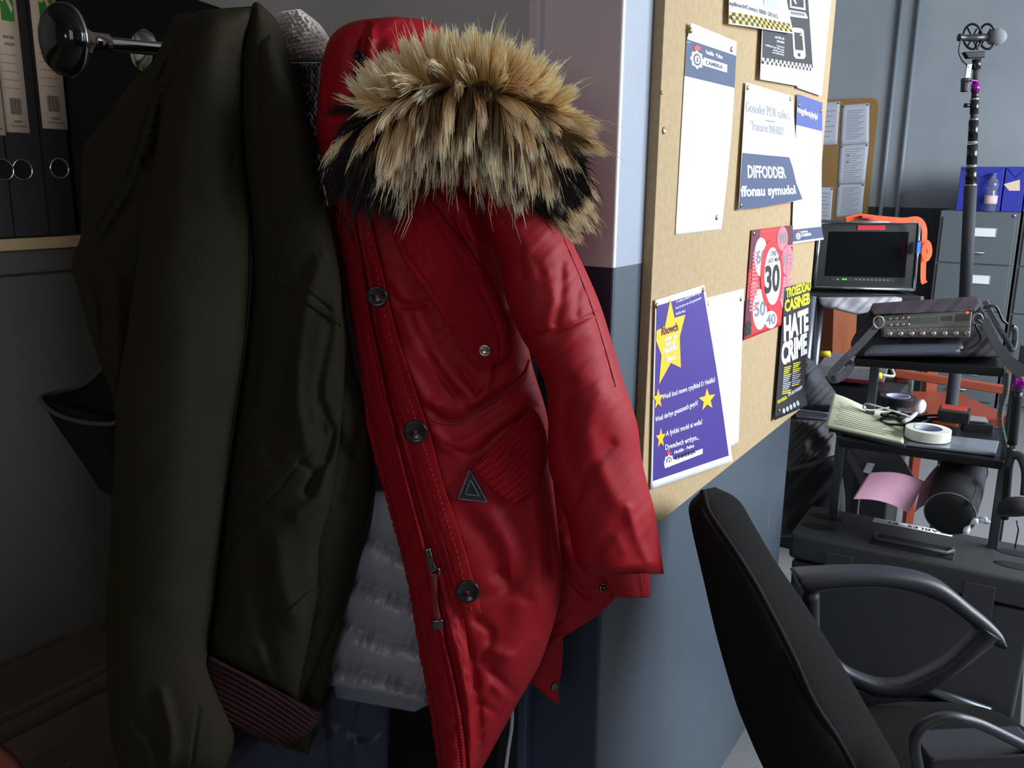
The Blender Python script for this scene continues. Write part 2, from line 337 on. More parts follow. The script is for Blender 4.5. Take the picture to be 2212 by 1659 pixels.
fi = 0
BF_LAB = ['black box file whose cream label is cut by the left edge of the photo', 'black box file with cream label, middle one of three on the cabinet', 'black box file nearest the chrome coat peg, cream label with green mark']
def yat(px, py): return float(onX(px, py, K)[1])
edges = [-58, 33, 112, 172]; labs = [(-46, 12, 290), (16, 67, 285), (98, 152, 277)]; rings = [(7, 367), (51, 367), (134, 364)]
for i in range(3):
    y0, y1 = yat(edges[i], 500)+.0008, yat(edges[i+1], 500)-.0008
    t = root('box_file', BF_LAB[i], 'box file', (K-.12, (y0+y1)/2, ZT), 'box files on the grey cabinet')
    B().box((K-.27, y0, ZT+.001), (K-.004*i, y1, ZT+.40)).go('case', blk, t, bevel=.0025)
    l0, l1 = yat(labs[i][0], labs[i][2]), yat(labs[i][1], labs[i][2]); zb = float(onX(labs[i][0], labs[i][2], K)[2]); xf = K-.004*i+.0004
    q = Quad((xf, l0, zb+.26), (xf, l1, zb+.26), (xf, l1, zb), (xf, l0, zb), (1, 0, 0))
    q.sheet('spine_label', lab, t, n=2); lb = t.children[-1]
    q.rects('green_square', [(.32, .10, .86, .33)], grn, lb)
    ring = [(.5+.19*math.cos(a), .18+.052*math.sin(a)*1.5) for a in np.linspace(0, 2*math.pi, 20, endpoint=False)]
    q.poly('white_ring', [[(.40+.20*math.cos(a), .15+.07*math.sin(a)) for a in np.linspace(0, 6.28, 18, endpoint=False)], [(.50, .19), (.58, .17), (.82, .25), (.74, .285), (.66, .25)]], lab, lb, .0009)
    q.poly('ring_hole', [[(.38+.11*math.cos(a), .145+.042*math.sin(a)) for a in np.linspace(0, 6.28, 18, endpoint=False)]], grn, lb, .0012)
    q.rects('rules', [(.12, v, .8, v+.002) for v in (.53, .58, .63, .68, .73)], ink, lb)
    q.rects('barcode', [(.28+k*.045, .79, .28+k*.045+(.026 if k % 3 else .014), .89) for k in range(11)], ink, lb)
    bt = B()
    for (st, v, h, a, e) in (('BOX FILE', .435, .018, .3, .75), ('FOOLSCAP', .475, .016, .32, .74), ('KF20013', .94, .015, .38, .72), ('WWW.Q-CONNECT.COM', .965, .009, .22, .88)):
        V, F_, wd, hh = letters(st, .01); bt.add(q.p(a+(e-a)*V[:, 0]/wd, v-h*V[:, 1]/hh, .0008+0*V[:, 0]), F_)
    mesh('lettering', bt.v, bt.f, ink, lb, False)
    rc = onX(*rings[i], K); rc[0] = xf
    rg = [rc+np.array([0, .0165*math.cos(a), .0165*math.sin(a)]) for a in np.linspace(0, 2*math.pi, 33)]
    B().tube(rg, .0016, 8, cap=False).go('finger_ring', chrome, t, True, label='chrome finger ring')
    B().lathe(rc, (1, 0, 0), [(0, .0155), (.0004, .015)], 24).go('finger_hole', mat('hole_black', (6, 6, 6), .9), t)
# the plain black board to the right of the files
ya = yat(174, 500)+.012; yb = 1.38
z0_ = float(onX(340, 0, K)[2]); z1_ = float(onX(458, 15, K)[2])
B().slab([(K-.02, ya, ZT+.001), (K-.02, yb, ZT+.001), (K-.02, yb, z1_), (K-.02, ya, z0_+.05)], (-.03, 0, 0)).go('display_board', mat('board_black', (20, 18, 19), .75), tag=('tall plain black board standing on the cabinet beside the box files', 'board'), bevel=.002)
# ================================================================ coat rack and hat
rk = root('coat_rack', 'chrome coat rack with black capped peg, behind the hanging coats', 'coat rack', at(400, 115, 1.1))
ptube('peg', [(200, 92), (350, 106), (470, 112)], [1.03, 1.08, 1.12], .0078, chrome, rk, 24, 20)
pc = at(215, 93, 1.035); ax = _n(at(150, 88, 1.0)-at(330, 104, 1.08))
B().lathe(pc, ax, [(-.012, .0078), (-.010, .0105), (.006, .0108), (.012, .012), (.020, .018), (.028, .027), (.033, .0365), (.036, .038), (.037, .036)], 40).go('peg_flare', chrome, rk, True)
B().lathe(pc+ax*.0365, ax, [(0, .0372), (.004, .0378), (.010, .036), (.016, .030), (.020, .020), (.022, .008), (.0222, .001)], 40).go('peg_cap', mat('gloss_black', (12, 11, 11), .08), rk, True, label='glossy black peg cap')
B().lathe(at(322, 112, 1.16), ax, [(0, .004), (.002, .024), (.006, .026), (.012, .022), (.014, .008)], 32).go('flange', chrome, rk, True)
a_, b_ = at(345, 122, 1.16), at(735, 127, 1.20)
B().slab([a_, b_, b_-np.array([0, 0, .016]), a_-np.array([0, 0, .016])], FW*.03).go('rail', mat('rail_black', (22, 22, 24), .35), rk, bevel=.003)
B().tube([a_+np.array([0, 0, .003]), b_+np.array([0, 0, .003])], .0032, 10).go('rail_edge', chrome, rk, True, label='thin chrome edge')
wl = at(430, 128, 1.18); 
for px in (440, 640):
    q = at(px, 127, 1.21); e = q.copy(); e[1] = 1.40; B().tube([q, e], .008, 12).go('wall_bracket', chrome, rk, True)
def knit(amp, wx, wy):
    def f(P, S, T):
        u = P[..., 0]/wx; v = P[..., 1]/wy+.35*np.sin(P[..., 0]/31)
        return amp*(np.abs(np.sin(u*3.14+np.sin(v*3.14)*.9))*np.abs(np.sin(v*3.14+u)))+amp*.6*vnoise(P, (7, 7), 9)
    return f
Panel('knitted_hat', [(640, 20), (596, 30), (590, 60), (600, 95), (612, 124)], [(650, 20), (690, 52), (712, 84), (722, 105), (722, 124)], 1.16, .045, mat('oat_wool', (250, 236, 222), .95, var=.5, vscale=60, sheen=.4, rgb2=(196, 182, 176)), nu=80, nv=80, back=.05, extra=knit(.0045, 11, 9), endr=.2)
tagit(bpy.data.objects['knitted_hat'], 'chunky oatmeal and grey knitted hat lying on top of the rack', 'hat')
Panel('knitted_scarf', [(610, 134), (622, 180), (640, 250), (660, 320), (680, 400)], [(705, 134), (700, 190), (700, 270), (712, 340), (716, 400)], 1.15, .02, mat('brown_wool', (58, 48, 46), .95, var=.5, vscale=80, sheen=.3), nu=50, nv=120, extra=knit(.003, 9, 8))
tagit(bpy.data.objects['knitted_scarf'], 'dark brown cable knit scarf hanging below the rack between the two coats', 'scarf')
# ================================================================ olive coat
OL = mat('olive_cotton', (42, 37, 26), .9, bump=.3, bscale=700, var=.12, vscale=25, spec=.12)
DK = mat('dark_lining', (22, 21, 25), .85, bump=.2, bscale=500, spec=.12)
oc = root('olive_coat', 'dark olive green cotton coat hanging from the peg at left', 'coat', at(430, 110, 1.05))
crease = lambda *ls: [(l, w_, a_) for (l, w_, a_) in ls]
# back half and hood, left of the big sleeve
Panel('hood', [(378, 30), (334, 124), (284, 177), (207, 284), (180, 322), (176, 430), (174, 510), (154, 569), (168, 627), (205, 753), (240, 850), (244, 900)],
      [(520, 20), (510, 90), (500, 180), (470, 284), (440, 340), (400, 430), (370, 510), (350, 569), (330, 640), (300, 753), (290, 850), (280, 900)],
      [(1.02, 1.02), (1.03, 1.04), (1.02, 1.06)], .035, OL, oc, nu=90, nv=220, power=2.6, wr=.0012, folds=[
      ([(415, 43), (368, 117), (331, 217), (294, 334), (268, 401), (207, 502)], 5, -.004),
      ([(425, 50), (378, 124), (341, 224), (304, 340), (278, 405), (217, 508)], 8, .003),
      ([(350, 210), (345, 300), (330, 360), (320, 350)], 13, -.012),
      ([(210, 300), (260, 270), (330, 190), (400, 100)], 12, -.006), ([(186, 322), (250, 290), (300, 230)], 9, .004),
      ([(300, 420), (260, 480), (200, 560)], 16, -.006), ([(250, 600), (255, 700), (262, 800)], 18, .006), ([(175, 560), (215, 640), (225, 760)], 10, -.007),
      ([(230, 350), (215, 420), (205, 470)], 16, .004)], extra=lambda P, S, T: .0012*np.sin((P[..., 1]+P[..., 0]*.3)/3.2)*np.exp(-(pdist(P, [(378, 124), (304, 340), (217, 508)])/11)**2))
# upturned dark-lined pocket bag hanging out at the left
Panel('lining_flap', [(90, 862), (112, 905), (150, 960), (185, 1010), (215, 1055), (243, 1074)], [(250, 900), (262, 930), (268, 960), (268, 1000), (268, 1040), (262, 1080)], 1.0, .02, DK, oc, nu=40, nv=60, wr=.001, label='dark lined flap')
B().tube(atN(spl([(224, 795), (180, 832), (130, 846), (95, 855), (90, 868), (120, 893), (170, 910), (235, 916), (262, 905)], 60), np.concatenate([np.linspace(1.05, .985, 28), np.linspace(.985, .975, 32)])), .0028, 8).go('flap_piping', mat('piping_brown', (64, 54, 50), .8), oc, True)
Panel('lining_back', [(224, 797), (170, 836), (120, 850), (92, 860), (96, 866)], [(262, 800), (262, 830), (262, 855), (262, 880), (240, 905)], [1.05, 1.04, 1.02], .004, DK, oc, nu=30, nv=40, endr=.01)
# big sleeve, nearest
Panel('sleeve', [(425, 22), (392, 90), (362, 200), (330, 360), (306, 500), (277, 699), (252, 862), (242, 1079), (230, 1310), (232, 1484), (239, 1592), (262, 1672)],
      [(560, 12), (530, 90), (524, 200), (526, 340), (541, 500), (531, 717), (501, 934), (482, 1090), (460, 1289), (450, 1420), (506, 1584), (470, 1690)],
      [(1.02, 1.04), (.99, 1.02), (.975, 1.01), (.97, 1.0), (.97, .99)], .05, OL, oc, back=.04, nu=100, nv=240, power=2.3, wr=.0014, wrs=(90, 300), folds=[
      ([(470, 60), (455, 200), (450, 420)], 30, .004), ([(500, 120), (505, 300), (500, 460)], 18, -.008), ([(395, 130), (370, 300), (340, 520)], 24, -.004),
      ([(300, 1560), (340, 1610), (350, 1650)], 14, -.008), ([(430, 1530), (420, 1600), (415, 1650)], 4, -.003), ([(350, 1500), (370, 1590), (360, 1650)], 14, .007),
      ([(400, 700), (380, 1000), (360, 1300)], 50, .006)])
# right-hand body with shoulder yoke
body = Panel('front', [(548, 5), (520, 60), (515, 150), (520, 300), (536, 430), (545, 560), (560, 800), (600, 1000), (610, 1200), (600, 1400), (610, 1600)],
      [(560, 5), (603, 54), (632, 150), (676, 315), (706, 440), (736, 585), (766, 790), (792, 880), (807, 1050), (786, 1180), (748, 1310)], [(1.05, 1.05), (1.03, 1.06), (1.02, 1.05), (1.03, 1.06), (1.05, 1.08)], .04, OL, oc, back=.03, nu=90, nv=200, power=2.0, wr=.0015, folds=[
      ([(640, 560), (700, 640), (760, 760)], 16, .004), ([(720, 880), (750, 900), (790, 885)], 6, -.004), ([(790, 910), (760, 1000), (735, 1080)], 12, -.008), ([(720, 900), (735, 960), (790, 985)], 14, -.01), ([(800, 990), (770, 1020), (740, 1040)], 5, -.005)])
Panel('coat_skirt', [(700, 900), (690, 1100), (640, 1300), (560, 1480), (600, 1600), (650, 1625)], [(808, 1000), (808, 1100), (778, 1200), (746, 1310), (720, 1420), (666, 1630)], [1.065, 1.06, 1.05], .015, OL, oc, nu=60, nv=140, endr=.01, folds=[([(690, 1180), (700, 1260), (690, 1330)], 7, -.004), ([(720, 1180), (735, 1220)], 14, .004)])
slv = Panel('yoke_sleeve', [(545, 60), (538, 180), (541, 300), (543, 420), (545, 560), (535, 717), (505, 934), (484, 1090), (462, 1289), (448, 1400), (456, 1425)],
      [(590, 60), (625, 180), (665, 300), (695, 420), (728, 575), (745, 760), (735, 940), (716, 1080), (690, 1180), (683, 1300), (640, 1515)], [(1.045, 1.04), (1.03, 1.02), (1.03, 1.02), (1.02, 1.01), (1.015, 1.01)], .036, OL, oc, nu=110, nv=240, power=2.2, wr=.0012, wrs=(50, 120), folds=[
      ([(695, 560), (650, 700), (640, 850), (660, 960)], 18, .008), ([(730, 660), (700, 780), (690, 900)], 14, .008), ([(715, 700), (690, 840), (700, 940)], 12, -.012), ([(640, 700), (600, 860), (590, 980)], 22, -.007),
      ([(725, 930), (690, 1010), (665, 1060)], 12, -.012), ([(700, 1010), (690, 1070), (640, 1110)], 14, .008), ([(700, 880), (720, 950), (690, 1020), (650, 1000)], 8, -.006),
      ([(700, 960), (650, 1000), (600, 1060), (555, 1110), (500, 1170), (478, 1235)], 3, -.0035), ([(560, 1130), (530, 1160), (490, 1240)], 14, .0035),
      ([(560, 490), (575, 540), (598, 612), (630, 622), (690, 650), (735, 700)], 3, -.003), ([(545, 540), (560, 700), (545, 860)], 14, -.005),
      ([(600, 1180), (610, 1260), (640, 1340)], 26, .008), ([(540, 1150), (560, 1280), (580, 1450)], 22, -.007), ([(560, 1400), (580, 1460)], 12, .005)])
Panel('yoke', [(552, 40), (545, 180), (545, 300), (550, 420), (560, 495), (580, 560), (600, 615)], [(596, 50), (628, 180), (668, 300), (698, 420), (728, 560), (738, 640), (737, 706)], 0, .0015, OL, oc, on=slv, lift=.0012, back=.0005, nu=50, nv=90, endr=.01, extra=lambda P, S, T: -.0014*np.exp(-(pdist(P, [(562, 478), (608, 603), (640, 612), (742, 690)])/2.2)**2)-.0008*np.exp(-(pdist(P, [(566, 470), (616, 592), (650, 600), (744, 676)])/2.2)**2))
def ribf(P, S, T): return .0016*np.sin(T*2*math.pi*17)
Panel('rib_cuff', [(452, 1415), (436, 1450), (423, 1484), (424, 1510), (436, 1530)], [(640, 1512), (672, 1530), (690, 1545), (660, 1590), (590, 1612)], [(.985, 1.01), (.985, 1.02)], .022, mat('maroon_rib', (52, 32, 32), .95, var=.2, vscale=80, spec=.1), oc, nu=70, nv=200, power=2.2, extra=lambda P, S, T: .0016*np.sin((P[..., 1]-(P[..., 0]-430)*.62+12*np.sin((P[..., 0]-430)/95))/1.95), label='dark maroon ribbed cuff')
Panel('welt_pocket', [(588, 1352), (580, 1366), (604, 1378)], [(662, 1283), (690, 1270), (683, 1302)], 0, .001, OL, oc, on=slv, lift=.0015, nu=30, nv=20, endr=.01)
eg = at(708, 1250, 1.028)
B().lathe(eg, -FW, [(0, .005), (.0015, .0048), (.002, .003)], 18).go('eyelet', mat('brass', (170, 150, 110), .3, metal=1), oc, True)
# ================================================================ grey quilted vest, dark jackets behind
def quilt(seams, amp):
    def f(P, S, T):
        d = np.min([pdist(P, s_) for s_ in seams], axis=0)
        wv = vnoise(P+np.stack([P[..., 1]*.4, 0*P[..., 0]], -1), (10, 30), 4)*np.exp(-d/18)+.5*vnoise(P, (36, 30), 8)
        return amp*(1-np.exp(-(d/20)**1.2))+.0042*wv
    return f
NY = mat('puffer_nylon', (136, 136, 146), .40, bump=.08, bscale=220, spec=.6)
seams = [[(760, 1150), (820, 1172), (880, 1200)], [(745, 1254), (790, 1262), (850, 1285), (960, 1330)], [(720, 1338), (790, 1365), (850, 1385), (940, 1396)], [(700, 1432), (790, 1450), (860, 1470), (960, 1500)]]
pv = root('quilted_vest', 'grey quilted puffer vest showing between the olive coat and the red parka', 'vest', at(830, 1110, 1.11))
Panel('quilted_front', [(800, 1060), (770, 1150), (750, 1220), (738, 1300), (722, 1360), (708, 1432), (712, 1480)], [(850, 1060), (900, 1150), (925, 1220), (950, 1300), (965, 1380), (945, 1460), (924, 1522)], [(1.10, 1.075), (1.10, 1.075)], .02, NY, pv, nu=150, nv=220, endr=.04, power=2.3, extra=quilt(seams, .017))
Panel('hem_binding', [(722, 1478), (722, 1492), (728, 1508)], [(925, 1512), (925, 1522), (895, 1538)], [(1.09, 1.065)], .004, mat('binding_grey', (104, 112, 122), .7), pv, nu=60, nv=20, endr=.1, label='pale grey hem binding')
NV = mat('navy_nylon', (34, 39, 60), .5, bump=.1, bscale=200)
Panel('navy_jacket', [(640, 1380), (600, 1480), (560, 1560), (480, 1620), (440, 1720)], [(860, 1380), (850, 1480), (845, 1560), (842, 1640), (840, 1720)], [1.13, 1.12], .03, NV, nu=80, nv=80, wr=.004, wrs=(60, 60), folds=[([(690, 1500), (700, 1580), (705, 1700)], 12, -.01), ([(790, 1500), (770, 1600), (775, 1700)], 16, .008), ([(720, 1560), (790, 1590), (840, 1560)], 14, -.006), ([(638, 1600), (640, 1700)], 4, -.004)])
tagit(bpy.data.objects['navy_jacket'], 'navy blue padded jacket hanging below the grey vest, mostly hidden', 'jacket')
Panel('black_jacket', [(820, 1400), (815, 1500), (812, 1600), (810, 1720)], [(1080, 1400), (1085, 1500), (1080, 1600), (1060, 1720)], [1.14, 1.13], .025, mat('black_cloth', (20, 18, 18), .9, spec=.1), nu=40, nv=40, wr=.003)
tagit(bpy.data.objects['black_jacket'], 'black jacket in the shade behind the lower red parka', 'jacket')
ptube('cable', [(1093, 1440), (1104, 1490), (1106, 1560), (1098, 1620), (1088, 1700)], [1.17, 1.17], .0028, mat('white_plastic', (225, 225, 225), .4), tag=('thin white cable hanging behind the hem of the red parka', 'cable'))
# ================================================================ red parka
RD = mat('red_nylon', (152, 9, 24), .56, bump=.2, bscale=900, var=.05, vscale=12, spec=.26)
RDR = mat('red_corduroy', (150, 11, 28), .8, rib=88, spec=.2)
RDW = mat('red_webbing', (166, 18, 28), .7, rib=150, spec=.2)
RKN = mat('red_knit', (150, 14, 24), .9, bump=.4, bscale=500)
HN = mat('dark_horn', (30, 26, 28), .22); GM = mat('gunmetal', (110, 104, 100), .25, metal=1); DR = mat('seam_red', (112, 8, 20), .8)
rp = root('red_parka', 'red hooded parka with fur trimmed hood hanging beside the column', 'parka', at(900, 200, 1.10))
# back panel and inner hem seen right of the front
Panel('back_panel', [(1185, 950), (1180, 1100), (1190, 1200), (1180, 1300), (1170, 1400), (1190, 1380)], [(1240, 950), (1265, 1130), (1310, 1240), (1335, 1280), (1290, 1330), (1212, 1372)], [1.13, 1.12], .014, RD, rp, nu=50, nv=100, endr=.02, wr=.002, wrs=(30, 30), folds=[([(1200, 1345), (1250, 1325), (1320, 1270)], 4, -.003), ([(1210, 1330), (1250, 1310), (1300, 1255)], 4, -.003), ([(1220, 1180), (1250, 1230), (1290, 1240)], 14, .007), ([(1214, 1230), (1250, 1270), (1270, 1290)], 8, -.006)])
Panel('tail_flap', [(1195, 1360), (1150, 1430), (1142, 1466), (1165, 1490), (1190, 1512)], [(1216, 1360), (1216, 1410), (1212, 1450), (1206, 1490), (1209, 1522)], [1.12, 1.11], .006, RD, rp, nu=30, nv=50, endr=.02)
for i, (px, py, dd) in enumerate(((1301, 1270, 1.085), (1197, 1483, 1.095), (987, 1655, 1.005))):
    B().lathe(at(px, py, dd), _n(-FW+RH*(.6 if i < 2 else 0)), [(-.006, .002), (-.001, .0055), (.001, .0058), (.0025, .0045), (.0026, .0022), (.0012, .001)], 20).go('snap', GM, rp, True)
bodyp = Panel('front', [(712, 380), (716, 480), (738, 580), (760, 700), (778, 800), (804, 920), (834, 1050), (866, 1180), (894, 1310), (918, 1440), (940, 1560), (958, 1700)],
      [(990, 355), (1052, 470), (1102, 590), (1132, 700), (1150, 790), (1182, 900), (1192, 1020), (1206, 1150), (1213, 1270), (1172, 1420), (1112, 1530), (1020, 1700)],
      [(1.09, 1.08), (1.08, 1.08), (1.06, 1.08), (1.045, 1.075), (1.035, 1.07), (1.03, 1.07)], .05, RD, rp, back=.03, nu=170, nv=320, power=2.3, wr=.0016, wrs=(50, 90), endr=.03, folds=[
      # storm flap shadow and edge
      ([(790, 450), (800, 560), (812, 700), (842, 850), (880, 960), (905, 1060), (945, 1180), (990, 1330), (1022, 1440), (1035, 1560), (1040, 1700)], 10, -.008),
      ([(772, 560), (790, 700), (820, 850), (850, 960), (880, 1070), (915, 1180), (958, 1330), (996, 1440), (1014, 1560), (1020, 1700)], 9, .005),
      # chest puffs
      ([(850, 600), (890, 690), (900, 760)], 34, .012), ([(880, 660), (900, 720), (945, 790), (980, 850)], 10, -.006), ([(935, 760), (960, 800), (1010, 850)], 12, .008), ([(1000, 800), (1030, 850), (1010, 880)], 10, -.006), ([(1060, 790), (1050, 840), (1020, 870)], 9, .006),
      ([(840, 620), (870, 660), (920, 655)], 8, -.006), ([(860, 760), (900, 830), (930, 880)], 16, .009), ([(925, 880), (955, 905), (990, 905), (1050, 870), (1110, 828), (1143, 785)], 9, -.009),
      ([(940, 870), (990, 880), (1050, 850), (1120, 800)], 10, .005),
      ([(935, 930), (980, 965), (1050, 930), (1150, 860)], 14, .008), ([(1000, 900), (1060, 880), (1100, 850)], 7, .003), ([(960, 960), (1020, 980), (1090, 925), (1160, 880)], 6, -.004),
      ([(980, 430), (1020, 500), (1040, 600)], 12, .008), ([(985, 470), (1010, 520), (1050, 540)], 7, -.005), ([(1000, 380), (1040, 450), (1075, 560), (1100, 660)], 12, -.010),
      ([(940, 400), (980, 440), (1000, 470)], 9, -.006), ([(965, 395), (1010, 440)], 8, .006),
      # lower skirt
      ([(1010, 1120), (1060, 1170), (1100, 1260)], 26, -.008), ([(1090, 1100), (1130, 1190), (1110, 1260), (1080, 1240)], 18, -.009), ([(1150, 1020), (1165, 1150), (1160, 1300)], 20, .008), ([(1180, 1000), (1185, 1120), (1195, 1250)], 8, -.006),
      ([(1060, 1130), (1100, 1200), (1130, 1330), (1100, 1430)], 30, .007), ([(1040, 1290), (1100, 1280), (1150, 1300)], 14, -.004), ([(1050, 1400), (1110, 1420), (1160, 1380)], 14, .006),
      ([(1060, 1450), (1090, 1480), (1110, 1500)], 10, -.007), ([(1030, 1340), (1060, 1370), (1040, 1430)], 12, -.007), ([(1025, 1500), (1060, 1480), (1085, 1500)], 10, .006), ([(1030, 1600), (1060, 1570), (1090, 1520)], 5, -.004), ([(1025, 1625), (1065, 1600), (1085, 1560)], 5, -.004),
      ([(1040, 1520), (1070, 1540)], 9, -.006)])
plk = Panel('placket', [(700, 385), (714, 480), (736, 590), (758, 700), (777, 800), (787, 905), (815, 1010), (848, 1130), (880, 1260), (900, 1380), (922, 1500), (938, 1600), (952, 1700)],
      [(745, 380), (768, 480), (788, 590), (806, 700), (828, 800), (850, 905), (875, 1010), (905, 1130), (938, 1260), (962, 1380), (990, 1500), (1004, 1600), (1010, 1700)], 0, .006, RDR, rp, on=bodyp, lift=.004, back=.004, nu=50, nv=420, power=3, endr=.005, rag=2.0,
      extra=lambda P, S, T: .0007*vnoise(P, (10, 6), 3)+.0009*vnoise(P, (16, 14), 6)-.0022*np.exp(-((S-.32)/.03)**2)-.0022*np.exp(-((S-.80)/.035)**2)+.002*np.exp(-((S-.9)/.06)**2), label='ribbed front placket')
Panel('storm_flap', [(735, 392), (775, 480), (800, 590), (822, 720), (848, 850), (868, 950), (900, 1060), (930, 1180), (958, 1300), (985, 1420), (1006, 1540), (1014, 1700)],
      [(752, 385), (795, 480), (826, 590), (850, 720), (880, 850), (905, 950), (932, 1060), (962, 1180), (994, 1300), (1014, 1420), (1026, 1540), (1034, 1700)], 0, .004, RD, rp, on=bodyp, lift=.004, back=.003, nu=24, nv=160, power=3, endr=.005, wr=.0012, wrs=(12, 14))
web = Panel('webbing', [(742, 395), (760, 430), (798, 560), (818, 680), (848, 800), (878, 900), (894, 959), (923, 1040), (948, 1130), (976, 1226), (1000, 1334)],
      [(770, 385), (788, 430), (820, 560), (846, 680), (882, 800), (916, 900), (935, 959), (953, 1030), (981, 1115), (1010, 1207), (1040, 1324)], 0, .0015, RDW, rp, on=bodyp, lift=.0095, back=.001, nu=14, nv=200, power=6, endr=.004, label='red webbing strip')
st_ = B(); Q = spl([(758, 395), (776, 430), (809, 560), (832, 680), (864, 800), (896, 900), (914, 959), (938, 1035), (965, 1122), (993, 1216), (1020, 1326)], 141)
for i in range(0, 140, 2):
    D = web.depth(Q[i:i+2])-.0006; st_.tube(atN(Q[i:i+2], D), .0004, 5)
st_.go('stitching', mat('orange_thread', (206, 84, 58), .8), web.o, True, label='orange stitching')
# horn buttons
def button(px, py, r, lift, par):
    c = atN(np.array([[px, py]]), bodyp.depth(np.array([[px, py]]))-lift)[0]; ax = _n(-FW+RH*.05)
    o = B().lathe(c, ax, [(-.002, r*.8), (0, r*.97), (.0022, r), (.0036, r*.96), (.0040, r*.86), (.0030, r*.66), (.0022, r*.60), (.0020, r*.1)], 40).go('button', HN, par, True, label='dark horn button')
    b = B(); up = np.array([0, 0, 1.])
    for sx, sz in ((-1, -1), (1, -1), (-1, 1), (1, 1)): b.lathe(c+ax*.0021+RH*.0022*sx+up*.0022*sz, ax, [(0, .0011), (.0003, .001)], 10)
    b.go('hole', mat('hole_black', (6, 6, 6), .9), o, True)
    b = B(); b.tube([c+ax*.0030+RH*-.0022+up*.0022, c+ax*.0036, c+ax*.0030+RH*.0022-up*.0022], .0006, 5); b.tube([c+ax*.003+RH*.0022+up*.0022, c+ax*.0036, c+ax*.003-RH*.0022-up*.0022], .0006, 5)
    b.go('thread', mat('button_thread', (190, 30, 40), .8), o, True); return o
button(897, 932, .0142, .016, rp); button(1010, 1277, .0148, .016, rp); button(815, 640, .0120, .021, rp)
# zip tape and pull
ptube('zip', [(707, 428), (728, 452), (748, 485), (762, 520)], 0, .0016, mat('zip_black', (18, 16, 18), .4), rp, on=plk, lift=.002, n=40)
zt = B(); Qz = spl([(707, 428), (728, 452), (748, 485), (762, 520)], 60); Dz = plk.depth(Qz)-.0036; Pz = atN(Qz, Dz)
for i in range(0, 59, 2): zt.tube([Pz[i]-RH*.0012, Pz[i]+RH*.0012], .0005, 5)
zt.go('zip_teeth', GM, rp, True)
zp = ptube('zip_pull', [(922, 1184), (929, 1212), (936, 1232)], 0, .0042, GM, rp, on=bodyp, lift=.020, n=12, flat=.45)
ptube('pull_loop', [(930, 1236), (946, 1228), (949, 1240), (938, 1246), (930, 1240)], 0, .0013, GM, zp, on=bodyp, lift=.018, n=24)
ptube('pull_strap', [(936, 1240), (938, 1290), (944, 1340)], 0, .0042, DR, zp, on=bodyp, lift=.016, n=20, flat=.3)
ptube('pull_end', [(944, 1338), (946, 1358)], 0, .0070, GM, zp, on=bodyp, lift=.018, n=6, flat=.4)
# pocket zip lines
ptube('pocket_zip', [(922, 890), (945, 908), (985, 911), (1040, 880), (1100, 840), (1135, 805), (1143, 777)], 0, .0016, DR, rp, on=bodyp, lift=.001, n=60)
pz = B(); Qz = spl([(922, 893), (945, 911), (985, 914), (1040, 883), (1100, 843), (1135, 808), (1144, 777)], 150); Pz = atN(Qz, bodyp.depth(Qz)-.003)
for i in range(0, 149, 2): pz.tube([Pz[i]-np.array([0, 0, .0011]), Pz[i]+np.array([0, 0, .0011])], .00045, 5)
pz.go('pocket_zip_teeth', mat('zip_red', (190, 60, 70), .4), rp, True)
# ribbed chest strap
flap = Panel('chest_strap', [(900, 409), (868, 428), (845, 478), (857, 534), (893, 595), (924, 640), (955, 685), (985, 732), (1005, 769), (1022, 790), (1040, 799)], [(912, 409), (935, 438), (968, 482), (1000, 520), (1025, 556), (1050, 597), (1074, 639), (1094, 690), (1100, 732), (1095, 770), (1060, 798)], 0, .004, RDR, rp, on=bodyp, lift=.010, back=.006, nu=60, nv=220, power=4, endr=.03,
             extra=lambda P, S, T: -.0022*np.exp(-((S-.78)/.02)**2)-.0012*np.exp(-((S-.10)/.03)**2)+.0006*vnoise(P, (8, 5), 2)+.0015*np.exp(-((S-.88)/.05)**2), label='ribbed chest strap')
c_ = atN(np.array([[1047, 757]]), flap.depth(np.array([[1047, 757]]))-.003)[0]
B().lathe(c_, _n(-FW-RH*.15), [(-.004, .0062), (0, .0072), (.0016, .0068), (.0018, .0052), (.0008, .0048), (.0006, .001)], 24).go('strap_snap', mat('steel', (190, 186, 176), .22, metal=1), flap.o, True, label='steel snap')
# lower pocket flap
Panel('pocket_flap', [(1020, 1010), (1040, 1034), (1062, 1056), (1085, 1076), (1106, 1088), (1120, 1090)], [(1150, 878), (1170, 908), (1182, 950), (1180, 1002), (1165, 1045), (1135, 1082)], 0, .005, RDR, rp, on=bodyp, lift=.006, back=.003, nu=120, nv=90, power=5, endr=.02,
      extra=lambda P, S, T: .0012*np.sin(((P[..., 0]-1020)*.55+(P[..., 1]-1010)*.85)/2.4)-.002*np.exp(-((T-.9)/.03)**2), label='ribbed pocket flap')
bd = [(1014, 1011), (987, 1079), (1054, 1086)]
def tri(pts, n=10):
    a, b, c = [np.array(p, float) for p in pts]; V = []; F_ = []; idx = {}
    for i in range(n+1):
        for j in range(n+1-i): idx[i, j] = len(V); V.append(a+(b-a)*i/n+(c-a)*j/n)
    for i in range(n):
        for j in range(n-i):
            F_.append((idx[i, j], idx[i+1, j], idx[i, j+1]))
            if j < n-i-1: F_.append((idx[i+1, j], idx[i+1, j+1], idx[i, j+1]))
    return np.array(V), F_
V, F_ = tri(bd); dB = bodyp.depth(V); fb = B(); fb.add(atN(V, dB-.0045), F_); k_ = len(fb.v); fb.add(atN(V, dB-.001), [q[::-1] for q in F_])
ed = [i for i in range(len(V))]
bm_o = fb.go('badge', mat('badge_leather', (36, 32, 42), .45, bump=.3, bscale=300), rp, label='black triangular leather badge')
cen = np.mean(bd, 0)
